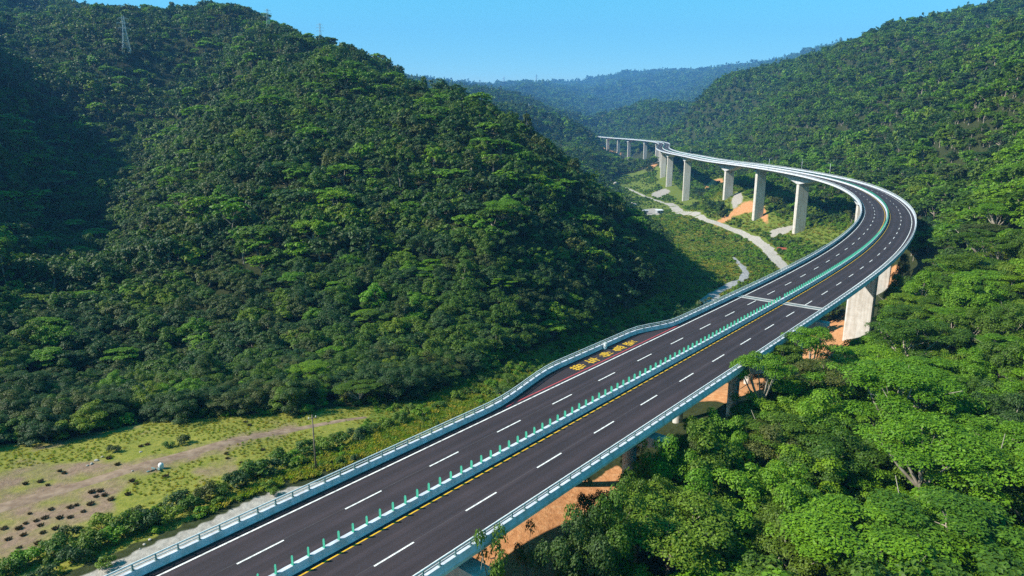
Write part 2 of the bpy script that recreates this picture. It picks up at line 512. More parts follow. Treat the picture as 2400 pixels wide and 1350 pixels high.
# near-side slope and the hill along the viaduct
for u, v, y in [(2000, 1100, 66), (2300, 1200, 60), (1700, 1180, 64), (1450, 1280, 58), (2300, 800, 104), (2100, 880, 92), (2350, 620, 150), (2250, 650, 140),
                (2250, 520, 200), (2330, 420, 245), (2120, 440, 340), (2220, 350, 340), (2300, 250, 390), (2000, 380, 540), (2000, 300, 600), (2100, 200, 680),
                (2200, 110, 760), (2200, 68, 800), (2390, 8, 720), (2350, 120, 520), (1900, 345, 660), (1800, 352, 780), (1850, 250, 860), (1850, 158, 1050),
                (1950, 112, 980), (2080, 82, 880), (1700, 345, 950), (1660, 300, 1350), (1740, 250, 1250), (1600, 340, 1080)]:
    D(u, v, y, {(2200, 68): 32, (2390, 8): 30, (2200, 110): 24, (2080, 82): 24, (1950, 112): 23, (1850, 158): 34, (1740, 250): 22, (1850, 250): 14, (2100, 200): 14, (2350, 120): 18}.get((u, v), 8.5))
for u, v, z in [(2165, 600, -22), (2120, 660, -20), (2200, 540, -19)]:
    G(u, v, z)
for x, y, z in [(0, 0, -13), (0, 25, -12), (70, 0, 0), (-70, 0, -13), (30, 45, -7), (-330, 170, 82), (-385, 300, 118), (-430, 430, 150), (-300, 90, 60), (-800, 300, 240), (-700, 900, 220), (200, 60, 40),
                (500, 200, 125), (900, 500, 200), (800, 900, 170), (1200, 1500, 300), (560, 1150, 150), (420, 1500, 120), (-300, 1500, 60), (-900, 1800, 200)]:
    W(x, y, z)
# far ranges
for u, v, y in [(1120, 207, 2700), (1220, 187, 2600), (1330, 192, 2600), (1450, 173, 2700), (1550, 157, 2700), (1650, 165, 2750), (1740, 162, 2800), (1840, 147, 2800),
                (1250, 262, 1500), (1180, 250, 1400), (1380, 300, 1500), (1330, 285, 1900), (1450, 265, 2000), (1560, 270, 1900), (1650, 250, 1900),
                (1550, 215, 2300), (1350, 235, 2200), (1750, 215, 2100), (1530, 308, 1500), (1600, 300, 1600), (1440, 305, 2050), (1340, 316, 1800), (1300, 330, 1250), (1380, 345, 1050)]:
    D(u, v, y if y < 1900 else 1900 + (y - 1900) * 8)
for x, y, z in [(-2600, 8000, 600), (4400, 8600, 850), (0, 10800, 500), (-3000, 3200, 300), (3000, 3200, 420), (2800, 10500, 600), (-3500, 9500, 500), (4200, 1000, 350), (-4200, 800, 300),
                (2200, 600, 330), (-1800, 500, 280), (1500, 9900, 600), (180, 1950, -30), (210, 2200, 10)]:
    W(x, y, z)
_ctl = np.array(_ctl)

def warp(x, y):
    r = np.hypot(x, y) + 1e-6
    k = np.log1p(r / 80.0) / r
    return np.stack([x * k, y * k], -1)

_cq = warp(_ctl[:, 0], _ctl[:, 1])
_c2 = 0.10 ** 2
def _phi(a, b):
    d = a[:, None, :] - b[None, :, :]
    return np.sqrt((d * d).sum(-1) + _c2)
_NCTL = len(_ctl)
_A = np.zeros((_NCTL + 3, _NCTL + 3))
_A[:_NCTL, :_NCTL] = _phi(_cq, _cq) - np.eye(_NCTL) * 0.006
_A[:_NCTL, _NCTL] = 1; _A[:_NCTL, _NCTL + 1:] = _cq
_A[_NCTL:, :_NCTL] = _A[:_NCTL, _NCTL:].T
_rw = 60 + np.hypot(_ctl[:, 0], _ctl[:, 1])
_coef = np.linalg.solve(_A, np.r_[_ctl[:, 2], 0, 0, 0])

# image-space outlines of ground zones, used once to survey them onto the terrain
P_MEADOW = [(-400, 1075), (0, 1045), (150, 1030), (340, 990), (520, 975), (740, 958), (880, 950), (1010, 928), (1010, 975), (900, 1005), (740, 1070), (600, 1140), (420, 1235), (200, 1320), (0, 1420), (-400, 1600)]
P_VALLEY = [(880, 950), (1010, 925), (1100, 878), (1300, 798), (1450, 738), (1545, 688), (1570, 640), (1560, 585), (1525, 535), (1480, 490), (1425, 440), (1440, 415), (1500, 400), (1560, 420), (1590, 462), (1640, 500),
            (1720, 545), (1790, 545), (1850, 530), (1900, 540), (1960, 560), (1900, 640), (1500, 830), (1300, 900), (1100, 1000), (900, 1060), (800, 1080)]
P_PIERSLOPE = [(1500, 400), (1560, 385), (1640, 395), (1700, 400), (1800, 420), (1900, 440), (2000, 470), (2060, 520), (2000, 600), (1850, 640), (1790, 545), (1720, 545), (1640, 500), (1590, 462)]
P_ORANGE = [
    [(1668, 528), (1700, 505), (1725, 485), (1755, 465), (1770, 470), (1790, 478), (1800, 500), (1806, 525), (1795, 530), (1775, 505), (1750, 500), (1720, 512), (1690, 530), (1668, 536)],
    [(1655, 432), (1672, 420), (1695, 416), (1698, 440), (1668, 446), (1650, 452)],
    [(1050, 1400), (1060, 1340), (1160, 1290), (1260, 1220), (1360, 1150), (1450, 1085), (1470, 1120), (1420, 1180), (1340, 1260), (1260, 1330), (1240, 1420)],
    [(1680, 935), (1740, 890), (1800, 860), (1820, 880), (1790, 925), (1700, 945)],
    [(1850, 850), (1880, 800), (1940, 755), (1985, 735), (1998, 790), (1985, 830), (1900, 860)],
    [(2080, 650), (2095, 615), (2112, 622), (2100, 690), (2078, 720)],
    [(1395, 345), (1420, 338), (1425, 352), (1460, 358), (1450, 368), (1412, 362)],
    [(1510, 392), (1540, 383), (1545, 395), (1520, 400)], [(1458, 380), (1482, 374), (1480, 388), (1460, 390)],
]
P_BARE = [[(-300, 1180), (0, 1105), (120, 1085), (300, 1075), (450, 1045), (600, 1008), (700, 995), (700, 1012), (560, 1048), (440, 1085), (300, 1130), (260, 1200), (120, 1285), (-300, 1420)], [(80, 1045), (240, 1000), (340, 990), (330, 1005), (200, 1030), (60, 1065)], [(440, 1100), (560, 1070), (560, 1100), (470, 1140)]]
P_YARD = [(1500, 492), (1540, 487), (1555, 500), (1520, 507)]
P_GREY = [[(1530, 452), (1560, 440), (1572, 448), (1545, 465), (1525, 460)], [(1712, 470), (1725, 450), (1740, 452), (1742, 475), (1720, 490)], [(1800, 545), (1840, 533), (1868, 527), (1850, 545), (1810, 560)]]

def height(x, y):
    shp = np.shape(x)
    x, y = np.ravel(np.asarray(x, float)), np.ravel(np.asarray(y, float))
    z = np.empty(len(x))
    for a in range(0, len(x), 40000):
        q = warp(x[a:a + 40000], y[a:a + 40000])
        z[a:a + 40000] = _phi(q, _cq) @ _coef[:_NCTL] + _coef[_NCTL] + q @ _coef[_NCTL + 1:]
    r = np.hypot(x, y)
    hill = sstep(-8, 25, z)
    rid = lambda l, sd: 1 - 2 * np.abs(vnoise(x / l + 17.3, y / l - 4.1, sd) - 0.5) * 2
    z += hill * (sstep(220, 600, r) * 11 * rid(150, 1) + sstep(900, 1700, r) * (22 * rid(420, 2) - 8) + sstep(1200, 2000, r) * 10 * rid(170, 5) + sstep(2500, 4000, r) * (26 * rid(1100, 8) + 22 * rid(450, 9) - 14) + sstep(110, 240, r) * 5.0 * rid(62, 3))
    z += 0.7 * (vnoise(x / 9, y / 9, 4) - 0.5) + 2.0 * hill * (vnoise(x / 25, y / 25, 6) - 0.5)
    # the ground stays clear of the bridge
    near = (np.abs(x) < 480) & (y > -60) & (y < 2150)
    if near.any():
        off, al = road_off(x[near], y[near], 8)
        cap = np.interp(al, _S, _Z) - 8.5 + np.maximum(np.abs(off) - 13, 0) * 0.75
        z[near] = np.where(al < 2030, np.minimum(z[near], cap), z[near])
    return z.reshape(shp)

def surf(x, y):
    return float(height(np.array([x]), np.array([y]))[0])

def hit(u, v, ymax=3000):
    """point of the ground seen at a pixel of the surveyed view"""
    r = ray(u, v)
    ys = np.geomspace(40, ymax, 500)
    t = ys / r[1]
    z = HC + r[2] * t
    h = height(r[0] * t, ys)
    k = np.argmax(z < h)
    if k == 0: k = len(ys) - 1
    lo, hi = ys[k - 1], ys[k]
    yy = np.linspace(lo, hi, 30); tt = yy / r[1]
    zz = HC + r[2] * tt; hh = height(r[0] * tt, yy)
    j = int(np.argmax(zz < hh)); j = j if zz[j] < hh[j] else len(yy) - 1
    return np.array([r[0] * tt[j], yy[j], hh[j]])

_th = np.radians(np.arange(-76, 76.01, 0.2))
_rr = np.exp(np.arange(math.log(8.0), math.log(11000.0), 0.0118))
_gx = np.sin(_th)[None, :] * _rr[:, None]
_gy = np.cos(_th)[None, :] * _rr[:, None]
_gz = height(_gx, _gy)
_nr, _nt = _gx.shape
_idx = np.arange(_nr * _nt).reshape(_nr, _nt)
_faces = np.stack([_idx[:-1, :-1], _idx[:-1, 1:], _idx[1:, 1:], _idx[1:, :-1]], -1).reshape(-1, 4)[:, ::-1]
_gv = np.stack([_gx, _gy, _gz], -1).reshape(-1, 3)

def zones(x, y, z):
    u, v, fw = project(np.stack([x, y, z], -1))
    ok = fw > 5
    off, al = road_off(x, y, 8)
    meadow = (in_poly(u, v, P_MEADOW) & (fw < 190) & ok).astype(float)
    valley = (in_poly(u, v, P_VALLEY) & (fw > 90) & (fw < 1100) & (z < -8) & ok).astype(float)
    pier = (in_poly(u, v, P_PIERSLOPE) & (fw > 250) & (fw < 1100) & (z < 0) & ok).astype(float)
    orange = np.zeros(len(x))
    for k, p in enumerate(P_ORANGE):
        far = (1000, 2300) if k in (6, 7, 8) else (40, 1000)
        orange = np.maximum(orange, (in_poly(u, v, p) & ok & (fw > far[0]) & (fw < far[1])) * (0.84 if k in (0, 1, 6, 7, 8) else 1.0))
    # bare soil where the bridge was built
    bare = (np.abs(off + 1) < 11) & (al > -80) & (al < 135)
    orange = np.maximum(orange, bare * sstep(-13, -7, off) * (1 - sstep(46, 52, al) + sstep(86, 92, al)))  # orange left out midway: darker floor colour stands in for the deck's shadow
    gravel = np.zeros(len(x))
    for p in P_GREY + [P_YARD]:
        gravel = np.maximum(gravel, (in_poly(u, v, p) & ok & (fw < 1100) & (fw > 200)).astype(float))
    gravel = np.maximum(gravel, ((off > -32.8 + 4 * (vnoise(al / 9, 0 * al, 51) - 0.5) + 8 * sstep(15, 55, al)) & (off < -6) & (al > -80) & (al < 52)).astype(float))
    under = (np.abs(off) < 12) & (al >= 135) & (al < 2040)
    return meadow, valley, pier, orange, gravel, under, off, al, u, v, fw

_zm, _zv, _zp, _zo, _zg, _zu, _zoff, _zal, _, _, _ = zones(_gv[:, 0], _gv[:, 1], _gv[:, 2])
_zone = np.zeros((len(_gv), 4), np.float32)
_zone[:, 0] = _zm
_zone[:, 1] = _zo
_zone[:, 2] = _zg * (1 - _zo)
_zone[:, 3] = np.maximum(_zv, np.maximum(_zp, (_zoff < -38) & (_zoff > -60) & (_zal > 52) & (_zal < 150)))
for _ in range(2):                                   # soften the borders by a cell or two
    g = _zone.reshape(_nr, _nt, 4)
    g2 = g.copy()
    g2[1:-1, 1:-1] = (g[1:-1, 1:-1] * 2 + g[:-2, 1:-1] + g[2:, 1:-1] + g[1:-1, :-2] + g[1:-1, 2:]) / 6
    _zone = g2.reshape(-1, 4)
_me = mesh_np("ground", _gv, _faces, True)
_at = _me.color_attributes.new("zone", 'FLOAT_COLOR', 'POINT')
_at.data.foreach_set("color", _zone.astype(np.float32).ravel())
_u, _v, _w = project(_gv)
_soil = np.zeros(len(_gv))
for p in P_BARE:
    _soil = np.maximum(_soil, (in_poly(_u, _v, p) & (_w > 5) & (_w < 190)).astype(float) * 0.34)
_sg = _soil.reshape(_nr, _nt)
for _ in range(3):
    _sg[1:-1, 1:-1] = (_sg[1:-1, 1:-1] * 2 + _sg[:-2, 1:-1] + _sg[2:, 1:-1] + _sg[1:-1, :-2] + _sg[1:-1, 2:]) / 6
_at = _me.attributes.new("soil", 'FLOAT', 'POINT')
_at.data.foreach_set("value", _sg.astype(np.float32).ravel())
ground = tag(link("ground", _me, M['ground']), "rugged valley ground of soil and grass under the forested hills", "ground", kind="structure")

def drape(name, pts, width, mat, lift=0.07, label=None, cat=None, parent=None, wob=0.15, seed=1, across=6):
    """a path of given width laid over the ground along world points"""
    pts = np.array(pts, float)[:, :2]
    d = np.r_[0, np.cumsum(np.hypot(*np.diff(pts, axis=0).T))]
    n = max(8, int(d[-1] / 1.6))
    t = np.linspace(0, d[-1], n)
    x, y = np.interp(t, d, pts[:, 0]), np.interp(t, d, pts[:, 1])
    k = np.hanning(15); k /= k.sum()
    x = np.convolve(np.pad(x, 7, mode='edge'), k, 'valid'); y = np.convolve(np.pad(y, 7, mode='edge'), k, 'valid')
    tx, ty = np.gradient(x), np.gradient(y)
    l = np.hypot(tx, ty) + 1e-9
    nx, ny = ty / l, -tx / l
    w = np.interp(t, d, width) if np.ndim(width) else np.full(n, width)
    wl = w / 2 * (1 + wob * (vnoise(t / 5, 0 * t, seed) - 0.5) * 2)
    wr = w / 2 * (1 + wob * (vnoise(t / 5, 0 * t + 9, seed) - 0.5) * 2)
    vs = []
    for a in np.linspace(-1, 1, across):
        ww = np.where(a < 0, wl, wr) * a
        px, py = x + nx * ww, y + ny * ww
        vs.append(np.stack([px, py, height(px, py) + lift * (1.0 if abs(a) < 0.99 else -1.5)], -1))
    v = np.stack(vs, 1).reshape(-1, 3)
    i = np.arange(n * across).reshape(n, across)
    f = np.stack([i[:-1, :-1], i[:-1, 1:], i[1:, 1:], i[1:, :-1]], -1).reshape(-1, 4)
    o = link(name, mesh_np(name, v, f, True), mat, parent)
    if label: tag(o, label, cat, kind="structure")
    return o, np.stack([x, y], -1), w

# ------------------------------------------------------------------ road and bridges
def sweep(name, prof, s0, s1, mat, parent=None, step=4.0, closed=True, ofun=None, zfun=None, attr=False, smooth=False):
    """profile points (o, z) swept along the road from s0 to s1; ofun/zfun(s, o, z) may bend it"""
    n = max(2, int(math.ceil((s1 - s0) / step)) + 1)
    s = np.linspace(s0, s1, n)
    cols = []
    for o, z in prof:
        oo = o + 0 * s if ofun is None else ofun(s, o)
        zz = z + 0 * s if zfun is None else zfun(s, o, z)
        h = road_h(s)
        c = road_at(s)
        cols.append(np.stack([c[:, 0] + oo * np.cos(h), c[:, 1] - oo * np.sin(h), c[:, 2] + zz], -1))
    v = np.stack(cols, 1)
    k = len(prof)
    i = np.arange(n * k).reshape(n, k)
    if closed:
        j = np.roll(i, -1, axis=1)
        f = np.stack([i[:-1], j[:-1], j[1:], i[1:]], -1).reshape(-1, 4)
    else:
        f = np.stack([i[:-1, :-1], i[:-1, 1:], i[1:, 1:], i[1:, :-1]], -1).reshape(-1, 4)
    me = mesh_np(name, v.reshape(-1, 3), f, smooth)
    if closed:
        bm = bmesh.new(); bm.from_mesh(me); bm.verts.ensure_lookup_table()
        try:
            bm.faces.new([bm.verts[q] for q in i[0][::-1]]); bm.faces.new([bm.verts[q] for q in i[-1]])
        except ValueError:
            pass
        bmesh.ops.recalc_face_normals(bm, faces=bm.faces)
        bm.to_mesh(me); bm.free()
    if attr:
        a = me.attributes.new("across", 'FLOAT', 'POINT')
        a.data.foreach_set("value", np.tile(np.array([p[0] for p in prof], np.float32), n))
        a = me.attributes.new("along", 'FLOAT', 'POINT')
        a.data.foreach_set("value", np.repeat(s, len(prof)).astype(np.float32))
    return link(name, me, mat, parent)

def bulge(s, o):
    return o - (bay(s) if o < -8 else 0)

road = sweep("road", [(-8.6, 0), (-6, 0), (-4.3, 0), (-2, 0), (0, 0), (2, 0), (4.3, 0), (6, 0), (8.6, 0)], S_MIN, S_MAX - 4, M['asphalt'], step=3.0, closed=False, ofun=bulge, attr=True)
tag(road, "dark asphalt dual carriageway sweeping along the viaduct", "road", kind="structure")

# painted dashes: the same mark copied along both carriageways
_dash = MB(); _dash.poly([(-0.08, -2.1, 0), (0.08, -2.1, 0), (0.08, 2.1, 0), (-0.08, 2.1, 0)], [(0, 1, 2, 3)])
_dash = _dash.mesh("lane_dash"); _dash.materials.append(M['white_paint'])
for o in (-4.3, 4.3):
    rest = MB()
    for k in range(-12, 185):
        s = k * 10.47 + (2.1 if o < 0 else 9.0)
        if s < S_MIN + 3 or s > S_MAX - 12: continue
        p = road_at(s, o, 0.010)
        if s < 640:
            q = link("lane_dash", _dash, None, road)
            q.location = p; q.rotation_euler = (0, 0, -float(road_h(s)))
        else:
            a, b = road_at(s - 2.1, o, 0.012), road_at(s + 2.1, o, 0.012)
            h = float(road_h(s)); n = np.array([math.cos(h), -math.sin(h), 0]) * 0.1
            rest.poly([a - n, a + n, b + n, b - n], [(0, 1, 2, 3)])
    tag(rest.build("far_lane_dashes", M['white_paint'], road), kind="stuff")
for o in (-7.6, 7.6):
    sweep("edge_line", [(o - 0.09, 0.008), (o + 0.09, 0.008)], S_MIN, S_MAX - 6, M['white_paint'], road, 3.0, False)
for o in (-4.3, 4.3):
    sweep("lane_seam", [(o - 0.16, 0.004), (o - 0.12, 0.004)], S_MIN, 330, M['seam'], road, 3.0, False)
for o in (-0.84, 0.84):
    sweep("yellow_line", [(o - 0.075, 0.008), (o + 0.075, 0.008)], S_MIN, S_MAX - 6, M['yellow_paint'], road, 3.0, False)
sweep("red_line", [(-8.28, 0.012), (-8.12, 0.012)], 37.5, 83.5, M['red_paint'], road, 2.0, False)
# characters painted in the emergency bay, upright for drivers coming from the viaduct
for k, ch in enumerate("紧急停车带"):
    cu = bpy.data.curves.new("painted_character", 'FONT')
    cu.body = ch; cu.size = 1.0; cu.align_x = 'CENTER'; cu.align_y = 'CENTER'; cu.offset = 0.012
    to = bpy.data.objects.new("tmp", cu)
    COL.objects.link(to)
    dg = bpy.context.evaluated_depsgraph_get(); dg.update()
    me = bpy.data.meshes.new_from_object(to.evaluated_get(dg))
    bpy.data.objects.remove(to)
    me.name = "painted_character"
    me.materials.clear()
    co = np.empty(len(me.vertices) * 3, np.float32); me.vertices.foreach_get("co", co); co = co.reshape(-1, 3)
    if len(co):
        mn, mx = co.min(0), co.max(0)
        co[:, 0] = ((co[:, 0] - mn[0]) / (mx[0] - mn[0]) - 0.5) * 1.75
        co[:, 1] = ((co[:, 1] - mn[1]) / (mx[1] - mn[1]) - 0.5) * 2.7
        co[:, 2] = 0
        me.vertices.foreach_set("co", co.ravel())
    s = 69.6 - 3.62 * k
    q = link("painted_character", me, M['yellow_paint'], road)
    q.location = road_at(s, -9.55, 0.012)
    q.rotation_euler = (0, 0, math.pi - float(road_h(s)))
# expansion joint across both carriageways
S_JOINT = 110.5
for ds in (-0.75, 0.75):
    sweep("expansion_joint", [(-8.5, 0.014), (8.5, 0.014)], S_JOINT + ds - 0.38, S_JOINT + ds + 0.38, M['joint'], road, 1.0, False)
_jm = sweep("expansion_joint", [(-8.5, 0.016), (8.5, 0.016)], S_JOINT - 0.16, S_JOINT + 0.16, M['dark_steel'], road, 1.0, False)

# approach bridge on short spans: slab, two girders, crossbeam piers
approach = empty("approach_bridge", road_at(30.0, 0, -12))
tag(approach, "low approach bridge with crossbeam piers carrying the road past the meadow", "bridge")
def keep(o, parent):
    o.parent = parent
    o.matrix_parent_inverse = Matrix.Translation(parent.location).inverted()
    return o
SLAB = [(-9.15, -0.03), (9.15, -0.03), (9.15, -0.28), (7.9, -0.55), (-7.9, -0.55), (-9.15, -0.28)]
def slab_off(s, o): return o - (bay(s) if o < -8 else 0)
keep(sweep("deck", SLAB, S_MIN, S_JOINT - 0.05, M["concrete"], None, 3.0, ofun=slab_off), approach)
for o in (-5.8, -2.0, 2.0, 5.8):
    keep(sweep("girder", [(o - 0.6, -0.56), (o + 0.6, -0.56), (o + 0.45, -2.0), (o - 0.45, -2.0)], S_MIN, S_JOINT - 0.3, M['concrete'], None, 6.0), approach)
_colm = MB(); _colm.tube((0, 0, -1), (0, 0, 1), 0.85, n=16)
_colm = _colm.mesh("column", True); _colm.materials.append(M['concrete'])
for s in (-50.0, -18.0, 14.0, 46.0, 78.0, 109.3):
    h = float(road_h(s)); c = road_at(s)
    pr = MB()
    pts = []
    for y in (-0.9, 0.9):
        pts += [(-9.5, y, -2.02), (9.5, y, -2.02), (9.5, y, -2.7), (6.6, y, -3.6), (-6.6, y, -3.6), (-9.5, y, -2.7)]
    pr.poly(pts, [(0, 1, 2, 3, 4, 5), (11, 10, 9, 8, 7, 6)] + [(i, i + 6, (i + 1) % 6 + 6, (i + 1) % 6) for i in range(6)])
    cap = pr.build("pier_cap", M['pale_concrete'])
    cap.location = c; cap.rotation_euler = (0, 0, -h)
    keep(cap, approach)
    for o in (-4.6, 4.6):
        p = road_at(s, o); zb = surf(p[0], p[1]) - 2.0
        q = link("column", _colm)
        top = p[2] - 3.55
        q.location = (p[0], p[1], (top + zb) / 2); q.scale = (1, 1, (top - zb) / 2)
        keep(q, approach)

# main viaduct: box girders that deepen over tall wall piers
PIERS = [(187, 1), (262, 1), (345, 1), (441, 1), (498, 0), (554, 1), (733, 1), (847, 1), (925, 1), (1010, 1), (1100, 1), (1253, 1), (1315, 1), (1446, 1), (1592, 1), (1689, 0), (1800, 1), (1985, 1)]
viaduct = empty("curved_viaduct", road_at(431.0, 0, -32))
tag(viaduct, "long curved concrete viaduct on tall wall piers winding up the valley", "viaduct")
keep(sweep("deck", SLAB, S_JOINT + 0.05, S_MAX - 4, M['pale_concrete'], None, 3.0), viaduct)
def depth(s):
    d = np.full(np.shape(s), 2.1)
    for ps, hn in PIERS:
        if hn:
            t = np.clip(1 - np.abs(s - ps) / 27.0, 0, 1)
            d = np.maximum(d, 2.1 + 4.4 * t ** 1.25)
    return d
keep(sweep("box_girder", [(-4.4, -0.56), (4.4, -0.56), (3.6, -1), (-3.6, -1)], S_JOINT + 0.4, S_MAX - 6, M['pale_concrete'], None, 4.0,
           zfun=lambda s, oo, z: -depth(s) if z == -1 else z + 0 * s), viaduct)
def pier_mesh(hgt, w_top, w_bot, thick):
    m = MB()
    c = 0.35
    def ring(w, t, z): return [(-w / 2 + c, -t / 2, z), (w / 2 - c, -t / 2, z), (w / 2, -t / 2 + c, z), (w / 2, t / 2 - c, z), (w / 2 - c, t / 2, z), (-w / 2 + c, t / 2, z), (-w / 2, t / 2 - c, z), (-w / 2, -t / 2 + c, z)]
    pts = ring(w_bot, thick * 1.12, -hgt) + ring(w_top, thick, 0)
    m.poly(pts, [tuple(range(7, -1, -1)), tuple(range(8, 16))] + [(i, (i + 1) % 8, (i + 1) % 8 + 8, i + 8) for i in range(8)])
    return m
for s, hn in PIERS:
    h = float(road_h(s))
    for o in (0.0,):
        p = road_at(s, o)
        top = -6.45 if hn else -3.35
        zb = surf(p[0], p[1]) - 1.5
        q = pier_mesh(p[2] + top - zb, 7.0, 7.0, 2.9).build("pier", M['concrete'])
        q.location = (p[0], p[1], p[2] + top); q.rotation_euler = (0, 0, -h)
        keep(q, viaduct)
        if not hn:
            b = MB(); b.box(0, 0, 0.55, 8.8, 3.3, 1.25)
            b.box(-2, 0, 1.3, 1.2, 1.2, 0.3); b.box(2, 0, 1.3, 1.2, 1.2, 0.3)
            b.build("pier_cap", M['pale_concrete'], q)

# ------------------------------------------------------------------ barriers and railings
WALL = [(-0.30, -0.02), (0.30, -0.02), (0.22, 0.20), (0.15, 0.62), (-0.15, 0.62), (-0.22, 0.20)]
_postm = MB()
_postm.box(0, 0, 0.27, 0.09, 0.14, 0.58, taper=0.8); _postm.box(0, 0, 0.012, 0.24, 0.24, 0.03)
_postm = _postm.mesh("post"); _postm.materials.append(M['dark_steel'])
POST_STEP = 1.75
def wall_run(prof, e, off=None):
    """cast in ten-metre lengths with open joints near the viewer, one long run beyond"""
    s = -60.0
    keep(sweep("barrier_wall", prof, S_MIN, s - 0.03, M['barrier'], None, 2.5, ofun=off), e)
    while s < 300:
        keep(sweep("barrier_wall", prof, s, s + 9.985, M['barrier'], None, 2.5, ofun=off), e)
        s += 10.0
    keep(sweep("barrier_wall", prof, s, S_MAX - 6, M['barrier'], None, 2.5, ofun=off), e)
def side_barrier(o, label):
    sg = -1 if o < 0 else 1
    e = empty("roadside_barrier", road_at(20.0, o, 0))
    tag(e, label, "barrier", "concrete barriers with tube railings along both road edges")
    off = lambda s, q: q - (bay(s) if o < 0 else 0)
    wall_run([(o + a, z) for a, z in WALL], e, off)
    for zr, rr in ((1.16, 0.07), (0.90, 0.05)):
        ring = [(o + rr * math.cos(t), zr + rr * math.sin(t)) for t in np.linspace(0, 2 * math.pi, 7)[:-1]]
        keep(sweep("rail", ring, S_MIN, S_MAX - 6, M['steel'], None, 2.5, ofun=off, smooth=True), e)
    far = MB()
    n = 0
    for k in range(int((S_MAX - 8 - S_MIN) / POST_STEP)):
        s = S_MIN + 2 + k * POST_STEP
        oo = o - (float(bay(s)) if o < 0 else 0)
        p = road_at(s, oo, 0.62)
        u, v, fw = project(p)
        if n < 290 and s < 420 and v < 1420:
            q = link("post", _postm)
            q.location = p; q.rotation_euler = (0, 0, -float(road_h(s)))
            keep(q, e); n += 1
        elif s > 300:
            far.box(p[0], p[1], p[2] + 0.27, 0.10, 0.14, 0.56, -float(road_h(s)))
    tag(keep(far.build("far_posts", M['dark_steel']), e), kind="stuff")
    return e
side_barrier(-8.85, "white concrete barrier with tube railing on the meadow side of the road")
side_barrier(8.85, "white concrete barrier with tube railing on the wooded near side of the road")

median = empty("median_barrier", road_at(20.0, 0, 0))
tag(median, "white concrete median barrier topped with a row of green anti-glare panels", "barrier")
wall_run([(-0.38, -0.02), (0.38, -0.02), (0.28, 0.20), (0.19, 0.66), (-0.19, 0.66), (-0.28, 0.20)], median)
def panel(mb, p, h):
    # a curved vertical blade across the road on a small foot
    c, s_ = math.cos(-h), math.sin(-h)
    pts = []
    for z, w in ((0.02, 0.11), (0.18, 0.15), (0.62, 0.15), (0.76, 0.09)):
        for y in (-0.02, 0.02):
            for x in (-w, 0, w):
                yy = y + 0.05 * (1 - (x / 0.2) ** 2)
                pts.append((p[0] + x * c - yy * s_, p[1] + x * s_ + yy * c, p[2] + z))
    fs = []
    for r in range(3):
        a, b = r * 6, r * 6 + 6
        fs += [(a, a + 1, b + 1, b), (a + 1, a + 2, b + 2, b + 1), (a + 4, a + 3, b + 3, b + 4), (a + 5, a + 4, b + 4, b + 5), (a + 3, a, b, b + 3), (a + 2, a + 5, b + 5, b + 2)]
    fs += [(18, 19, 22, 21), (19, 20, 23, 22)]
    mb.poly(pts, fs)
_pm = MB(); panel(_pm, (0, 0, 0), 0.0); _pm.box(0, 0, 0.02, 0.3, 0.14, 0.05)
_pm = _pm.mesh("glare_panel"); _pm.materials.append(M['panel'])
_far = MB(); _n = 0
for k in range(int((S_MAX - 8 - S_MIN) / 1.45)):
    s = S_MIN + 2 + k * 1.45
    if abs(s - S_JOINT) < 0.6: continue
    p = road_at(s, 0, 0.66)
    u, v, fw = project(p)
    if s < 400 and v < 1440 and _n < 295:
        q = link("glare_panel", _pm); q.location = p; q.rotation_euler = (0, 0, -float(road_h(s)) + random.uniform(-0.05, 0.05))
        keep(q, median); _n += 1
    elif s > 200:
        panel(_far, p, float(road_h(s)))
tag(keep(_far.build("far_glare_panels", M['panel']), median), kind="stuff")

# ------------------------------------------------------------------ paths and water in the valley
PATHS = []
def pix_path(pixels):
    return [hit(u, v)[:2] for u, v in pixels]
_o, _p, _w = drape("dirt_track", pix_path([(-160, 1235), (0, 1187), (160, 1145), (337, 1090), (450, 1060), (562, 1030), (694, 1003), (787, 989), (880, 975)]), [3.4, 3.4, 3.2, 3.2, 3.0, 2.8, 2.6, 2.2, 1.4], M['dirt'],
                   label="brown dirt track crossing the meadow", cat="track", seed=3)
PATHS.append((_p, _w))
_o, _p, _w = drape("gravel_road", pix_path([(1850, 640), (1830, 620), (1812, 600), (1796, 580), (1770, 560), (1740, 546), (1700, 531), (1650, 516), (1612, 501), (1578, 482), (1566, 476)]), [8, 8, 8, 8, 7.5, 7, 6.5, 6.5, 8, 11, 10], M['gravel'],
                   label="pale gravel road winding below the tall piers", cat="track", seed=4)
PATHS.append((_p, _w))
_o, _p, _w = drape("gravel_path", pix_path([(1566, 477), (1535, 469), (1510, 460), (1490, 450), (1470, 440), (1450, 436)]), [5.5, 5, 4.5, 4.5, 4, 3.5], M['gravel'], 0.12,
                   label="narrow pale path running up the valley from the gravel road", cat="track", seed=5)
PATHS.append((_p, _w))
_o, _p, _w = drape("stream", pix_path([(1718, 602), (1736, 622), (1748, 640), (1738, 658), (1704, 672), (1676, 688), (1650, 712), (1628, 738), (1600, 760)]), [2, 3.5, 5, 5.5, 5, 5.5, 7, 7, 5], M['gravel_dark'],
                   label="grey stony stream bed curving through the green valley floor", cat="stream", seed=6, wob=0.35)
PATHS.append((_p, _w))

def near_path(x, y, extra=0.6):
    bad = np.zeros(len(x), bool)
    for p, w in PATHS:
        for a in range(0, len(x), 20000):
            dx = x[a:a + 20000, None] - p[None, ::2, 0]; dy = y[a:a + 20000, None] - p[None, ::2, 1]
            d2 = dx * dx + dy * dy - ((w[::2] / 2 + extra) ** 2)[None, :]
            bad[a:a + 20000] |= d2.min(1) < 0
    return bad

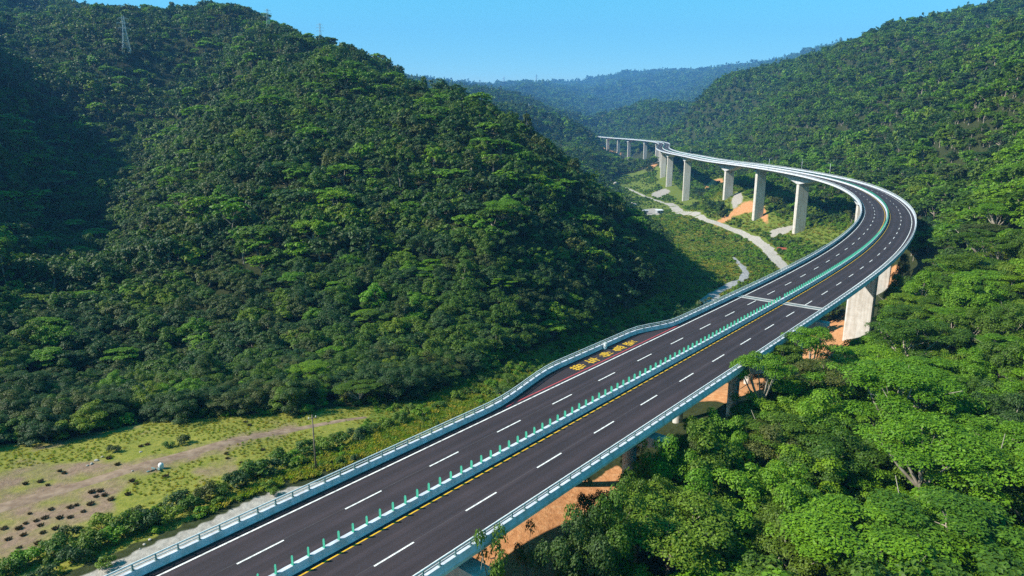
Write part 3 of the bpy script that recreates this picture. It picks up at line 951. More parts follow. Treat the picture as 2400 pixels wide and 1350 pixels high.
# ------------------------------------------------------------------ plants: unit-size meshes (crown radius about 1)
def leaf_quads(c, n, size, g, aspect=0.62):
    """rhombic leaves (slightly folded) at centres c with normals n"""
    m = len(c)
    n = n / (np.linalg.norm(n, axis=1, keepdims=True) + 1e-9)
    t = g.normal(size=(m, 3))
    t -= (t * n).sum(1, keepdims=True) * n
    t /= np.linalg.norm(t, axis=1, keepdims=True) + 1e-9
    b = np.cross(n, t)
    s = (size * g.uniform(0.6, 1.35, m))[:, None]
    v = np.stack([c - t * s, c - b * s * aspect + n * s * 0.12, c + t * s, c + b * s * aspect + n * s * 0.12], 1)
    return v.reshape(-1, 3)

def crown_verts(shape, nleaf, size, seed):
    g = np.random.default_rng(seed)
    cs = []
    if shape.startswith('round') or shape == 'sparse':
        nc = 15 if shape == 'sparse' else 46
        zc, rz = 1.30, 0.84
        k = 0
        lop = g.uniform(0, 2 * math.pi)
        while len(cs) < nc:
            k += 1
            d = g.normal(size=3); d /= np.linalg.norm(d)
            if d[2] < -0.75: continue
            az_ = math.atan2(d[1], d[0])
            rr = g.uniform(0.38, 0.92) * (1 + 0.24 * math.cos(az_ * 2 + lop) + 0.14 * math.cos(az_ * 3 - lop))
            r = g.uniform(0.13, 0.33) if shape != 'sparse' else g.uniform(0.14, 0.26)
            cs.append((d[0] * rr, d[1] * rr, zc + d[2] * rr * rz, r, r * 0.8))
    elif shape == 'umbrella':
        for _ in range(30):
            a = g.uniform(0, 2 * math.pi); rr = math.sqrt(g.uniform(0, 1)) * 0.92
            z = 1.86 - 0.36 * rr ** 2 + g.choice([0, -0.22, -0.42], p=[0.6, 0.27, 0.13]) + g.uniform(-0.05, 0.05)
            r = g.uniform(0.20, 0.36)
            cs.append((math.cos(a) * rr, math.sin(a) * rr, z, r, 0.085))
    elif shape == 'tall':
        for _ in range(36):
            t = g.uniform(0, 1); a = g.uniform(0, 2 * math.pi)
            rr = 0.66 * math.sin(math.pi * (0.18 + 0.78 * t)) * math.sqrt(g.uniform(0.25, 1))
            r = g.uniform(0.18, 0.31)
            cs.append((math.cos(a) * rr, math.sin(a) * rr, 0.85 + 1.75 * t, r, r * 0.85))
    elif shape == 'bush':
        for _ in range(13):
            d = g.normal(size=3); d /= np.linalg.norm(d); d[2] = abs(d[2])
            rr = g.uniform(0.3, 0.75); r = g.uniform(0.24, 0.42)
            cs.append((d[0] * rr, d[1] * rr, 0.28 + d[2] * rr * 0.75, r, r * 0.85))
    cs = np.array(cs)
    w = cs[:, 3] ** 2; w /= w.sum()
    pick = g.choice(len(cs), nleaf, p=w)
    c = cs[pick]
    d = g.normal(size=(nleaf, 3)); d /= np.linalg.norm(d, axis=1, keepdims=True)
    d[:, 2] = np.where(d[:, 2] < -0.25, -d[:, 2], d[:, 2])
    rad = g.uniform(0.62, 1.04, nleaf)[:, None]
    pos = c[:, :3] + d * rad * np.stack([c[:, 3], c[:, 3], c[:, 4]], -1)
    nor = d + np.array([0, 0, 0.55]) + g.normal(size=(nleaf, 3)) * 0.42
    if shape.startswith('round'):
        nor = nor + (pos - np.array([0, 0, 1.15])) * 0.2
    if shape == 'umbrella':
        nor = d * 0.35 + np.array([0, 0, 1.0]) + g.normal(size=(nleaf, 3)) * 0.33
    return leaf_quads(pos, nor, size, g), cs

def trunk_mb(shape, cs, seed, detail=True):
    g = np.random.default_rng(seed + 50)
    m = MB()
    nseg = 5 if detail else 3
    top = 1.15 if shape == 'umbrella' else (1.9 if shape == 'tall' else 0.95)
    fork = Vector((g.uniform(-0.08, 0.08), g.uniform(-0.08, 0.08), top * 0.72))
    m.tube((0, 0, -0.25), fork * 0.5 + Vector((g.uniform(-.03, .03), g.uniform(-.03, .03), 0)), 0.075, 0.058, 8, False)
    m.tube(fork * 0.5, fork, 0.058, 0.046, 8, False)
    lim = sorted(range(len(cs)), key=lambda i: -cs[i][3])[: (11 if detail else 4)]
    for i in lim:
        e = Vector(cs[i][:3])
        mid = fork.lerp(e, 0.5) + Vector((g.uniform(-.06, .06), g.uniform(-.06, .06), -0.06 if shape == 'umbrella' else 0.05))
        m.tube(fork, mid, 0.034, 0.022, 6, False)
        m.tube(mid, e, 0.022, 0.008, 6, False)
        if detail:
            for _ in range(2):
                q = mid.lerp(e, g.uniform(0.2, 0.8))
                m.tube(q, q + Vector(g.normal(size=3) * 0.16) + Vector((0, 0, 0.08)), 0.011, 0.004, 5, False)
    return m

def quads(v):
    return np.arange(len(v)).reshape(-1, 4)

HI = {}          # crown and trunk meshes for single trees
for k, (sh, seed) in enumerate([('round_a', 11), ('round_b', 12), ('round_c', 13), ('umbrella', 14), ('umbrella_b', 15), ('tall', 16), ('sparse', 17)]):
    base = sh.split('_')[0] if sh.startswith('umbrella') else sh
    nl = {'sparse': 2200, 'tall': 9000}.get(sh, 13000 if base != 'umbrella' else 10500)
    v, cs = crown_verts(base, nl, 0.030 if base != 'umbrella' else 0.027, seed)
    HI[sh] = (mesh_np("crown", v, quads(v)), trunk_mb(base, cs, seed).mesh("trunk", True))
    HI[sh][0].materials.append(LEAF['mid green']); HI[sh][1].materials.append(M['bark'])

protos = bpy.data.collections.new("plant_kinds")      # not linked to the scene: only a source of shapes
COLORS = list(LEAF)
PIDX = {}
def proto(key, me, mat, extra=None):
    o = bpy.data.objects.new("plant_%04d" % len(PIDX), me)
    protos.objects.link(o)
    o.material_slots[0].link = 'OBJECT'
    o.material_slots[0].material = mat
    PIDX[key] = len(PIDX)
SHAPES = ['round_a', 'round_b', 'umbrella', 'tall']
for lod, (nl, size) in enumerate([(3600, 0.053), (1100, 0.095), (300, 0.18), (110, 0.30)]):
    for k, sh in enumerate(SHAPES):
        v, cs = crown_verts(sh, nl, size, 100 + lod * 10 + k)
        f = quads(v)
        if lod < 3:
            t = trunk_mb(sh, cs, 30 + k, False)
            tv = np.array([tuple(p) for p in t.v]); tf = np.array([q for q in t.f if len(q) == 4])
            me = mesh_np("plant", np.concatenate([v, tv]), np.concatenate([f, tf + len(v)]))
            me.materials.append(LEAF['mid green']); me.materials.append(M['bark'])
            me.polygons.foreach_set("material_index", np.r_[np.zeros(len(f), np.int32), np.ones(len(tf), np.int32)].astype(np.int32))
        else:
            me = mesh_np("plant", v, f)
            me.materials.append(LEAF['mid green'])
        for col in COLORS:
            proto((lod, sh, col), me, LEAF[col])
for lod, (nl, size) in enumerate([(520, 0.11), (170, 0.2)]):
    v, cs = crown_verts('bush', nl, size, 200 + lod)
    me = mesh_np("plant", v, quads(v)); me.materials.append(LEAF['mid green'])
    for col in COLORS:
        proto(('bush', lod, col), me, LEAF[col])
def grass_mesh(seed, n=46, spread=0.42):
    g = np.random.default_rng(seed)
    vs = []
    for _ in range(n):
        a = g.uniform(0, 2 * math.pi); r = spread * math.sqrt(g.uniform(0, 1))
        x, y = math.cos(a) * r, math.sin(a) * r
        l = g.uniform(0.5, 1.0); b = g.uniform(0, 2 * math.pi); w = 0.035
        tx, ty = x + math.cos(b) * l * 0.45, y + math.sin(b) * l * 0.45
        px, py = -math.sin(b) * w, math.cos(b) * w
        vs += [(x - px, y - py, -0.05), (x + px, y + py, -0.05), ((x + tx) / 2 + px, (y + ty) / 2 + py, l * 0.6), (tx, ty, l * 0.8)]
    return np.array(vs)
for k in range(2):
    v = grass_mesh(300 + k)
    me = mesh_np("plant", v, quads(v)); me.materials.append(M['grass_blade'])
    for col in ('grass_blade', 'grass_green', 'tuft'):
        proto(('grass', k, col), me, M[col])

def scatter(name, pts, idx, rot, scl, label, cat):
    me = bpy.data.meshes.new(name)
    n = len(pts)
    me.vertices.add(n)
    me.vertices.foreach_set("co", np.asarray(pts, np.float32).ravel())
    a = me.attributes.new("kind_index", 'INT', 'POINT'); a.data.foreach_set("value", np.asarray(idx, np.int32))
    a = me.attributes.new("turn", 'FLOAT_VECTOR', 'POINT'); a.data.foreach_set("vector", np.asarray(rot, np.float32).ravel())
    a = me.attributes.new("size", 'FLOAT_VECTOR', 'POINT'); a.data.foreach_set("vector", np.asarray(scl, np.float32).ravel())
    me.update()
    o = bpy.data.objects.new(name, me); COL.objects.link(o)
    ng = bpy.data.node_groups.new(name, 'GeometryNodeTree')
    ng.interface.new_socket("Geometry", in_out='INPUT', socket_type='NodeSocketGeometry')
    ng.interface.new_socket("Geometry", in_out='OUTPUT', socket_type='NodeSocketGeometry')
    nin, nout = ng.nodes.new("NodeGroupInput"), ng.nodes.new("NodeGroupOutput")
    ci = ng.nodes.new("GeometryNodeCollectionInfo")
    ci.inputs['Collection'].default_value = protos
    ci.inputs['Separate Children'].default_value = True
    ci.inputs['Reset Children'].default_value = True
    ip = ng.nodes.new("GeometryNodeInstanceOnPoints")
    ip.inputs['Pick Instance'].default_value = True
    def attr(nm, dt):
        q = ng.nodes.new("GeometryNodeInputNamedAttribute"); q.data_type = dt
        q.inputs['Name'].default_value = nm
        return q.outputs[0]
    L = ng.links
    L.new(nin.outputs[0], ip.inputs['Points'])
    L.new(ci.outputs[0], ip.inputs['Instance'])
    L.new(attr("kind_index", 'INT'), ip.inputs['Instance Index'])
    L.new(attr("turn", 'FLOAT_VECTOR'), ip.inputs['Rotation'])
    L.new(attr("size", 'FLOAT_VECTOR'), ip.inputs['Scale'])
    L.new(ip.outputs[0], nout.inputs[0])
    md = o.modifiers.new("scatter", 'NODES'); md.node_group = ng
    return tag(o, label, cat, kind="stuff")

# ------------------------------------------------------------------ where trees stand
def jitter_ring(r0, r1, step, a0=-46, a1=46):
    out = []
    r = r0
    while r < r1:
        n = int(r * R(a1 - a0) / step) + 1
        th = R(a0) + (np.arange(n) + rng.uniform(-0.42, 0.42, n) + rng.uniform(0, 1)) * step / r
        rr = r + rng.uniform(-0.42, 0.42, n) * step
        out.append(np.stack([np.sin(th) * rr, np.cos(th) * rr], -1))
        r += step * 0.9
    return np.concatenate(out)

# running horizon along each bearing, to leave out what the ridges hide (with a margin for other standpoints)
_el = np.maximum.accumulate((_gz - HC) / _rr[:, None], axis=0)
def seen(x, y, z, margin=0.02):
    th = np.arctan2(x, y); r = np.hypot(x, y)
    j = np.clip(np.round((th - _th[0]) / (_th[1] - _th[0])).astype(int), 0, _nt - 1)
    i = np.clip(np.searchsorted(_rr, r * 0.985) - 1, 0, _nr - 1)
    return (z + 12 - HC) / r > _el[i, j] - margin

cand = np.concatenate([jitter_ring(34, 260, 5.3, -52, 50), jitter_ring(260, 480, 6.3, -50, 48), jitter_ring(480, 1250, 8.2), jitter_ring(1250, 2200, 11.5), jitter_ring(2200, 3600, 17, -10, 32), jitter_ring(3600, 5700, 26, -8, 30), jitter_ring(5700, 9000, 44, -7, 28)])
cz = height(cand[:, 0], cand[:, 1])
zm, zv, zp, zo, zg, zu, off, al, pu, pv, fw = zones(cand[:, 0], cand[:, 1], cz)
dist = np.hypot(cand[:, 0], cand[:, 1])
ok = (zm < 0.5) & (zv < 0.5) & (zo < 0.5) & (zg < 0.5) & ~zu & seen(cand[:, 0], cand[:, 1], cz)
ok &= ~((np.abs(off) < 11.5) & (al > S_MIN) & (al < S_MAX))
ok &= ~((off < -6) & (off > -44) & (al < 68) & (al > -120))            # open verge beside the meadow
ok &= ~((off < 0) & (dist < 70))
ok &= ~near_path(cand[:, 0], cand[:, 1], 2.0)
ok &= (zp < 0.5) | (rng.uniform(size=len(cand)) < 0.9)
cand, cz, off, al, pu, pv, fw, dist, zp = (a[ok] for a in (cand, cz, off, al, pu, pv, fw, dist, zp))
nT = len(cand)
clump = vnoise(cand[:, 0] / 26, cand[:, 1] / 26, 21)
rad = (2.5 + 2.9 * rng.beta(1.6, 1.6, nT)) * (0.85 + 0.35 * vnoise(cand[:, 0] / 40, cand[:, 1] / 40, 22))
rad *= np.where(dist > 5700, 5.0, np.where(dist > 3600, 3.0, np.where(dist > 2200, 2.0, np.where(dist > 1250, 1.3, np.where(dist > 480, 1.05, 1.0)))))
rad *= np.where(zp > 0.5, 0.72, 1.0)
tall = rng.uniform(0.78, 1.22, nT)
left = off < 0
shape = np.full(nT, 'round_a', object)
rs = rng.uniform(size=nT)
shape[rs < 0.5] = 'round_b'
um = np.where(left, 0.055, np.where((dist > 85) & (dist < 330), 0.42, 0.16)) * np.where(clump > 0.55, 1.6, 0.6)
shape[rng.uniform(size=nT) < um] = 'umbrella'
shape[(rng.uniform(size=nT) < 0.03) & (shape != 'umbrella')] = 'tall'
rad[shape == 'umbrella'] *= 1.25
def pickcol(p):
    return np.array(COLORS, object)[np.searchsorted(np.cumsum(p), rng.uniform(size=nT) * 0.9999)]
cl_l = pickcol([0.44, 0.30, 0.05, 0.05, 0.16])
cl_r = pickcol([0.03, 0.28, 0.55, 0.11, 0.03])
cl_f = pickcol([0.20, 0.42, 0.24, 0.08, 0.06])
color = np.where(left, cl_l, np.where(dist < 330, cl_r, cl_f))  # darker left, brighter right: the mix holds species and the slopes' lighting
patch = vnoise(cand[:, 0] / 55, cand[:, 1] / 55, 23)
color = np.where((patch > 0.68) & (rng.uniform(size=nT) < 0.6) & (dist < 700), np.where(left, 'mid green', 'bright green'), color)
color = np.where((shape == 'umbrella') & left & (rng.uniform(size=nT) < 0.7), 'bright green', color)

# near-side trees stay off the carriageway and leave the cut soil in view
def crown_pts(x, y, z, r, t):
    c = np.stack([x, y, z + 1.45 * r * t], -1)
    out = []
    for a in np.linspace(0, 2 * math.pi, 10)[:-1]:
        for dz in (-0.35, 0.15, 0.6):
            q = math.sqrt(max(0, 1 - (dz / 0.85) ** 2))
            out.append(c + np.stack([math.cos(a) * r * 0.92 * q, math.sin(a) * r * 0.92 * q, dz * r * t], -1))
    return np.stack(out, 1)
P_OPEN = [[(1000, 1420), (1060, 1330), (1240, 1215), (1440, 1090), (1440, 1130), (1370, 1190), (1280, 1240), (1235, 1270), (1150, 1330), (1120, 1420)],
          [(1690, 930), (1740, 880), (1800, 860), (1815, 880), (1790, 915), (1710, 940)],
          [(1880, 800), (1940, 750), (2000, 690), (2062, 650), (2066, 720), (2035, 760), (1990, 800), (1900, 830)],
          [(2085, 610), (2160, 540), (2190, 560), (2205, 600), (2165, 640), (2140, 660), (2095, 640)]]
nearR = (off > 0) & (dist < 330)
bad = np.zeros(nT, bool)
ii = np.where(nearR)[0]
for rep in range(3):
    cp = crown_pts(cand[ii, 0], cand[ii, 1], cz[ii], rad[ii], tall[ii])
    u, v, w = project(cp)
    k = (HC - 1.3) / np.maximum(HC - cp[..., 2], 1e-3)
    gx, gy = cp[..., 0] * k, cp[..., 1] * k
    o2, a2 = road_off(gx.ravel(), gy.ravel(), 4)
    o2 = o2.reshape(u.shape); a2 = a2.reshape(u.shape)
    over = ((np.abs(o2) < 9.3) & (cp[..., 2] < HC - 2) & (a2 < 420) & (a2 > -40)).any(1)
    for p in P_OPEN:
        over |= in_poly(u, v, p).sum(1) > 3
    if rep < 2:
        rad[ii[over]] *= 0.74
    else:
        bad[ii[over]] = True
sel = ~bad
cand, cz, off, al, pu, pv, fw, dist, zp, rad, tall, shape, color, left = (a[sel] for a in (cand, cz, off, al, pu, pv, fw, dist, zp, rad, tall, shape, color, left))
nT = len(cand)
turn = rng.uniform(0, 2 * math.pi, nT)
foot = left & (dist < 230) & (cz < -8)          # bushier, lower trees along the forest's foot
tall[foot] *= 0.82; rad[foot] = np.clip(rad[foot], 2.6, 4.2)
cz = cz - np.where(foot, 0.5 * rad * tall, 0.12 * rad)
# the trees that show largest become single things, the rest one forest
cu, cv, cw = project(np.stack([cand[:, 0], cand[:, 1], cz + 1.5 * rad * tall], -1))
inframe = (cu > -60) & (cu < 2460) & (cv > 0) & (cv < 1400) & (cw > 5)
vis = seen(cand[:, 0], cand[:, 1], cz, -0.02)
big = np.where(inframe & vis, rad / np.maximum(cw, 1), 0)
order = np.argsort(-big)
single = np.zeros(nT, bool); single[order[:270]] = True
single &= big > 0
print("trees", nT, "single", single.sum(), "nearest forest", dist[~single].min())

lod = np.where(dist < 210, 0, np.where(dist < 480, 1, np.where(dist < 1250, 2, 3)))
fi = np.where(~single)[0]
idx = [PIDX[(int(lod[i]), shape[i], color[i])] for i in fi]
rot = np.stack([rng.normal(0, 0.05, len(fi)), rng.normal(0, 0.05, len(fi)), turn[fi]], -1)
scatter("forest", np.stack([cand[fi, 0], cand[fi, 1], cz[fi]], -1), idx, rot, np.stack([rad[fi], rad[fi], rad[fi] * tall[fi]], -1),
        "dense green broadleaf forest covering the hillsides on both sides of the valley", "forest")

KINDNAME = {'round_a': 'round', 'round_b': 'round', 'round_c': 'round', 'umbrella': 'flat-topped', 'umbrella_b': 'flat-topped', 'tall': 'slender', 'sparse': 'sparse'}
TREES = []
def add_tree(x, y, z, sh, col, r, t, rz, name="broadleaf_tree"):
    e = empty(name, (x, y, z), rz)
    e.scale = (r, r, r * t)
    e.rotation_euler = (random.gauss(0, 0.04), random.gauss(0, 0.04), rz)
    c, tk = HI[sh]
    link("trunk", tk, None, e)
    q = link("crown", c, None, e)
    q.material_slots[0].link = 'OBJECT'; q.material_slots[0].material = LEAF[col]
    uu, vv, ww = project(np.array([x, y, z + 1.5 * r * t]))
    TREES.append([e, KINDNAME[sh], col, float(uu), float(vv), float(r * t / ww), x, y])
    return e
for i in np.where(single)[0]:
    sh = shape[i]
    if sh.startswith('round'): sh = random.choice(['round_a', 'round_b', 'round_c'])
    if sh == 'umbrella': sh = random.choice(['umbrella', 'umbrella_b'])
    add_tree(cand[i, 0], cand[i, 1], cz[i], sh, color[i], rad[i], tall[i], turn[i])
# trees along the lower edge of the near barrier, then those that reach up over it
for u, v, zt, sh, col, r in [(1340, 1330, -3.5, 'round_a', 'dark green', 3.4), (1425, 1285, -3.5, 'round_b', 'mid green', 3.6), (1405, 1225, -6, 'round_c', 'dark green', 2.6), (1495, 1185, -4.5, 'round_a', 'mid green', 3.4),
                             (1535, 1108, -5, 'round_b', 'bright green', 3.6), (1610, 1072, -5, 'round_c', 'mid green', 3.3), (1690, 1032, -5, 'round_a', 'bright green', 3.6), (1765, 985, -6, 'round_b', 'bright green', 3.6),
                             (1835, 935, -7, 'round_c', 'bright green', 3.4), (1905, 895, -8, 'round_a', 'mid green', 3.4), (1480, 1062, -8, 'sparse', 'olive', 2.3), (2000, 860, -9, 'round_b', 'mid green', 3.6)]:
    p = at_z(u, v, zt)
    zg_ = surf(p[0], p[1])
    add_tree(p[0], p[1], zg_, sh, col, r, max(0.8, (zt - zg_) / (1.35 * r)), random.uniform(0, 6))
# trees that reach up over the near barrier
for u, v, zt, sh, col, r in [(1165, 1262, 0.8, 'sparse', 'mid green', 2.9), (1235, 1280, -2.5, 'sparse', 'olive', 2.4), (1900, 790, 1.2, 'umbrella', 'bright green', 4.2), (1790, 852, 1.2, 'umbrella_b', 'bright green', 4.0), (1850, 830, -0.5, 'umbrella', 'mid green', 3.4),
                             (1600, 1050, -3.5, 'sparse', 'olive', 3.0), (2100, 690, -9.0, 'tall', 'yellow-green', 3.4), (2110, 650, -8.0, 'tall', 'olive', 3.2)]:
    p = at_z(u, v, zt)
    zg_ = surf(p[0], p[1])
    add_tree(p[0], p[1], zg_, sh, col, r, max(0.8, (zt - zg_ + 0.35 * r) / (1.9 * r)), random.uniform(0, 6))

# ------------------------------------------------------------------ undergrowth, meadow grass
ug = np.concatenate([jitter_ring(50, 160, 2.1, -50, 30), jitter_ring(160, 420, 2.0, -12, 36), jitter_ring(420, 1000, 3.2, 2, 32)])
uz = height(ug[:, 0], ug[:, 1])
zm, zv, zp2, zo, zg, zu, uoff, ual, uu, uv, ufw = zones(ug[:, 0], ug[:, 1], uz)
rr = np.hypot(ug[:, 0], ug[:, 1])
pt = vnoise(ug[:, 0] / 14, ug[:, 1] / 14, 31)
verge = (uoff < -33) & (uoff > -40) & (ual < 60) & (ual > -110) & (zg < 0.5)
want = ((zv > 0.5) & (rng.uniform(size=len(ug)) < 0.30 + 0.6 * sstep(0.40, 0.65, pt))) | ((zp2 > 0.5) & (rng.uniform(size=len(ug)) < 0.95)) | (verge & (rng.uniform(size=len(ug)) < 0.6))
edge = (~(zv > 0.5)) & (~(zm > 0.5)) & (uoff < -40) & (rr < 300) & (uz < -9) & (rng.uniform(size=len(ug)) < 0.6)
want |= edge
want |= (uoff > 8) & (uoff < 34) & (ual < 140) & (rng.uniform(size=len(ug)) < 0.4)
want &= (zo < 0.5) & (zg < 0.5) & ~near_path(ug[:, 0], ug[:, 1], 0.8) & ~(zu & (np.abs(uoff) < 8))
ug, uz, zv, zp2, rr, pt, uoff = (a[want] for a in (ug, uz, zv, zp2, rr, pt, uoff))
n = len(ug)
us = rng.uniform(0.5, 1.1, n) * np.where(zp2 > 0.5, 2.7, np.where((zv > 0.5) & (rr > 200), 1.9, np.where((zv > 0.5) | (uoff > -42), 1.2, 2.4))) * (0.6 + 0.8 * pt)
ucol = np.array(COLORS, object)[np.searchsorted(np.cumsum([0.06, 0.26, 0.36, 0.28, 0.04]), rng.uniform(size=n) * 0.999)]
scatter("undergrowth", np.stack([ug[:, 0], ug[:, 1], uz - 0.1], -1), [PIDX[('bush', 0 if rr[i] < 230 else 1, ucol[i])] for i in range(n)],
        np.stack([0 * us, 0 * us, rng.uniform(0, 6.28, n)], -1), np.stack([us, us, us * rng.uniform(0.7, 1.1, n)], -1),
        "low green scrub spreading over the valley floor and pier slopes", "scrub")

gp = np.concatenate([jitter_ring(52, 150, 0.72, -50, 12), jitter_ring(150, 380, 1.9, -10, 34), jitter_ring(380, 620, 2.6, 8, 34)])
gz_ = height(gp[:, 0], gp[:, 1])
zm, zv, zp2, zo, zg, zu, goff, gal, gu, gv_, gfw = zones(gp[:, 0], gp[:, 1], gz_)
pt = vnoise(gp[:, 0] / 7, gp[:, 1] / 7, 41) * 0.6 + vnoise(gp[:, 0] / 22, gp[:, 1] / 22, 42) * 0.4
bare = np.zeros(len(gp))
for p_ in P_BARE:
    bare = np.maximum(bare, in_poly(gu, gv_, p_))
verge = (goff < -33) & (goff > -42) & (gal < 60) & (gal > -110) & (zg < 0.5)
want = ((zm > 0.5) & (rng.uniform(size=len(gp)) < sstep(0.36, 0.54, pt - 0.22 * bare))) | (zv > 0.5) | (zp2 > 0.5) | (verge & (rng.uniform(size=len(gp)) < 0.7))
want &= (zo < 0.5) & (zg < 0.5) & ~near_path(gp[:, 0], gp[:, 1], 0.2) & (rng.uniform(size=len(gp)) < 0.85)
gp, gz_, zm, zv, pt = (a[want] for a in (gp, gz_, zm, zv, pt))
n = len(gp)
gs = np.where(zm > 0.5, rng.uniform(0.14, 0.34, n), rng.uniform(0.5, 1.15, n)) * np.where(np.hypot(gp[:, 0], gp[:, 1]) > 300, 1.5, 1.0)
yel = rng.uniform(size=n) < np.where(zm > 0.5, 0.72, 0.42)
scatter("grass", np.stack([gp[:, 0], gp[:, 1], gz_], -1), [PIDX[('grass', int(i % 2), 'grass_blade' if yel[i] else 'grass_green')] for i in range(n)],
        np.stack([0 * gs, 0 * gs, rng.uniform(0, 6.28, n)], -1), np.stack([gs * 1.5, gs * 1.5, gs], -1),
        "short yellow-green grass growing on the meadow and valley floor", "grass")
print("undergrowth", len(ug), "grass", n)

# ------------------------------------------------------------------ single shrubs, tufts, stones on the meadow side
_bush = {}
for k, seed in enumerate((401, 402, 403)):
    v, cs = crown_verts('bush', 1100, 0.075, seed)
    fo = mesh_np("foliage", v, quads(v)); fo.materials.append(LEAF['mid green'])
    st = MB()
    for c in cs[:7]:
        st.tube((0, 0, -0.15), tuple(c[:3]), 0.022, 0.008, 5, False)
    st = st.mesh("stem"); st.materials.append(M['bark'])
    _bush[k] = (fo, st)
SHRUBS = []
def shrub(u, v, px, col, k=None):
    p = hit(u, v)
    w = project(p)[2]
    r = px / F * w * 0.5
    e = empty("roadside_shrub", p, random.uniform(0, 6)); e.scale = (r, r, r * random.uniform(0.9, 1.25))
    fo, st = _bush[random.randrange(3) if k is None else k]
    link("stem", st, None, e)
    q = link("foliage", fo, None, e)
    q.material_slots[0].link = 'OBJECT'; q.material_slots[0].material = LEAF[col]
    SHRUBS.append((e, col, u, v, px))
for u, v, px, col in [(20, 1345, 90, 'mid green'), (75, 1320, 80, 'bright green'), (130, 1300, 85, 'mid green'), (178, 1318, 75, 'dark green'), (160, 1268, 70, 'olive'), (215, 1288, 85, 'mid green'),
                      (262, 1268, 80, 'bright green'), (240, 1240, 70, 'yellow-green'), (300, 1248, 84, 'mid green'), (345, 1236, 80, 'dark green'), (318, 1215, 60, 'olive'), (392, 1222, 72, 'yellow-green'),
                      (410, 1190, 78, 'dark green'), (452, 1190, 66, 'mid green'), (488, 1172, 70, 'olive'), (520, 1160, 62, 'mid green'), (555, 1142, 70, 'dark green'), (592, 1120, 88, 'mid green'),
                      (630, 1112, 80, 'dark green'), (655, 1090, 66, 'mid green'), (690, 1084, 62, 'bright green'), (718, 1064, 66, 'mid green'), (760, 1056, 64, 'yellow-green'), (795, 1044, 60, 'mid green'),
                      (835, 1030, 62, 'dark green'), (870, 1016, 58, 'mid green'), (905, 1004, 54, 'yellow-green'), (940, 992, 50, 'mid green'), (968, 968, 44, 'mid green'), (985, 976, 48, 'bright green'),
                      (1030, 958, 46, 'mid green'), (1070, 940, 42, 'yellow-green'), (1105, 925, 40, 'mid green'), (1130, 898, 36, 'dark green'), (1150, 910, 38, 'bright green'), (640, 1160, 34, 'yellow-green'),
                      (100, 1360, 80, 'dark green'), (250, 1330, 52, 'yellow-green'), (268, 1060, 34, 'olive'), (430, 1040, 40, 'olive'), (395, 1048, 34, 'mid green'), (720, 968, 44, 'bright green'), (690, 975, 36, 'olive')]:
    shrub(u, v, px, col)

_tm = {}
for k in range(3):
    v = grass_mesh(500 + k, 150, 0.5)
    v[:, 2] *= 0.75
    m_ = mesh_np("dry_tuft", v, quads(v)); m_.materials.append(M['tuft']); _tm[k] = m_
TUFTS = []
for u, v in [(45, 1240), (60, 1228), (85, 1222), (105, 1215), (140, 1215), (165, 1213), (95, 1232), (100, 1250), (55, 1255), (180, 1185), (195, 1200), (215, 1155), (225, 1165), (235, 1152), (245, 1162), (260, 1172),
             (212, 1183), (165, 1190), (120, 1195), (112, 1138), (95, 1130), (60, 1135), (10, 1240), (20, 1265), (45, 1285), (90, 1275), (310, 1128), (318, 1135), (388, 1118), (530, 1065), (533, 1075), (140, 1105),
             (150, 1110), (255, 1075), (330, 1047), (345, 1043), (275, 1090), (300, 1160), (420, 1180), (565, 1085), (615, 1055), (575, 990), (585, 998), (130, 1240), (70, 1205)]:
    p = hit(u, v)
    o = link("dry_tuft", _tm[random.randrange(3)])
    s_ = random.uniform(0.4, 0.7)
    o.location = p; o.scale = (s_, s_, s_ * random.uniform(0.8, 1.1)); o.rotation_euler = (0, 0, random.uniform(0, 6))
    TUFTS.append((o, u, v))

def rock_mesh(seed, n=2):
    bm = bmesh.new()
    bmesh.ops.create_icosphere(bm, subdivisions=n, radius=1.0)
    g = random.Random(seed)
    cuts = [(Vector((g.gauss(0, 1), g.gauss(0, 1), g.gauss(0, 1))).normalized(), g.uniform(0.55, 0.85)) for _ in range(9)]
    for v in bm.verts:
        for nrm, dd in cuts:
            k = v.co.dot(nrm) - dd
            if k > 0: v.co -= nrm * k
        v.co *= 1 + g.uniform(-0.05, 0.05)
        v.co.z *= 0.7
    me = bpy.data.meshes.new("stone"); bm.to_mesh(me); bm.free()
    me.materials.append(M['stone'])
    return me
_rk = [rock_mesh(k) for k in range(4)]
STONES = []
for u, v, px in [(481, 1199, 14), (470, 1190, 9), (352, 1266, 12), (338, 1277, 10), (328, 1287, 8), (275, 1320, 12), (262, 1340, 10), (530, 1186, 9), (560, 1168, 10), (590, 1156, 9), (640, 1136, 8), (215, 1088, 12),
                 (226, 1080, 13), (240, 1072, 10), (275, 1054, 14), (205, 1092, 9), (310, 1105, 8), (330, 1060, 9)]:
    p = hit(u, v); w = project(p)[2]; r = px / F * w * 0.42
    o = link("stone", _rk[random.randrange(4)])
    o.location = (p[0], p[1], p[2] + r * 0.2); o.scale = (r, r * random.uniform(0.7, 1.1), r * random.uniform(0.7, 1.0)); o.rotation_euler = (0, 0, random.uniform(0, 6))
    STONES.append((o, u, v))
BOULD = []
for u, v, px in [(1434, 424, 9), (1442, 432, 12), (1446, 440, 9), (1428, 431, 7), (1488, 482, 12), (1482, 478, 8)]:
    p = hit(u, v); w = project(p)[2]; r = px / F * w * 0.5
    o = link("boulder", _rk[random.randrange(4)])
    o.location = (p[0], p[1], p[2] + r * 0.3); o.scale = (r, r * 0.9, r); o.rotation_euler = (0, 0, random.uniform(0, 6))
    BOULD.append((o, u, v))

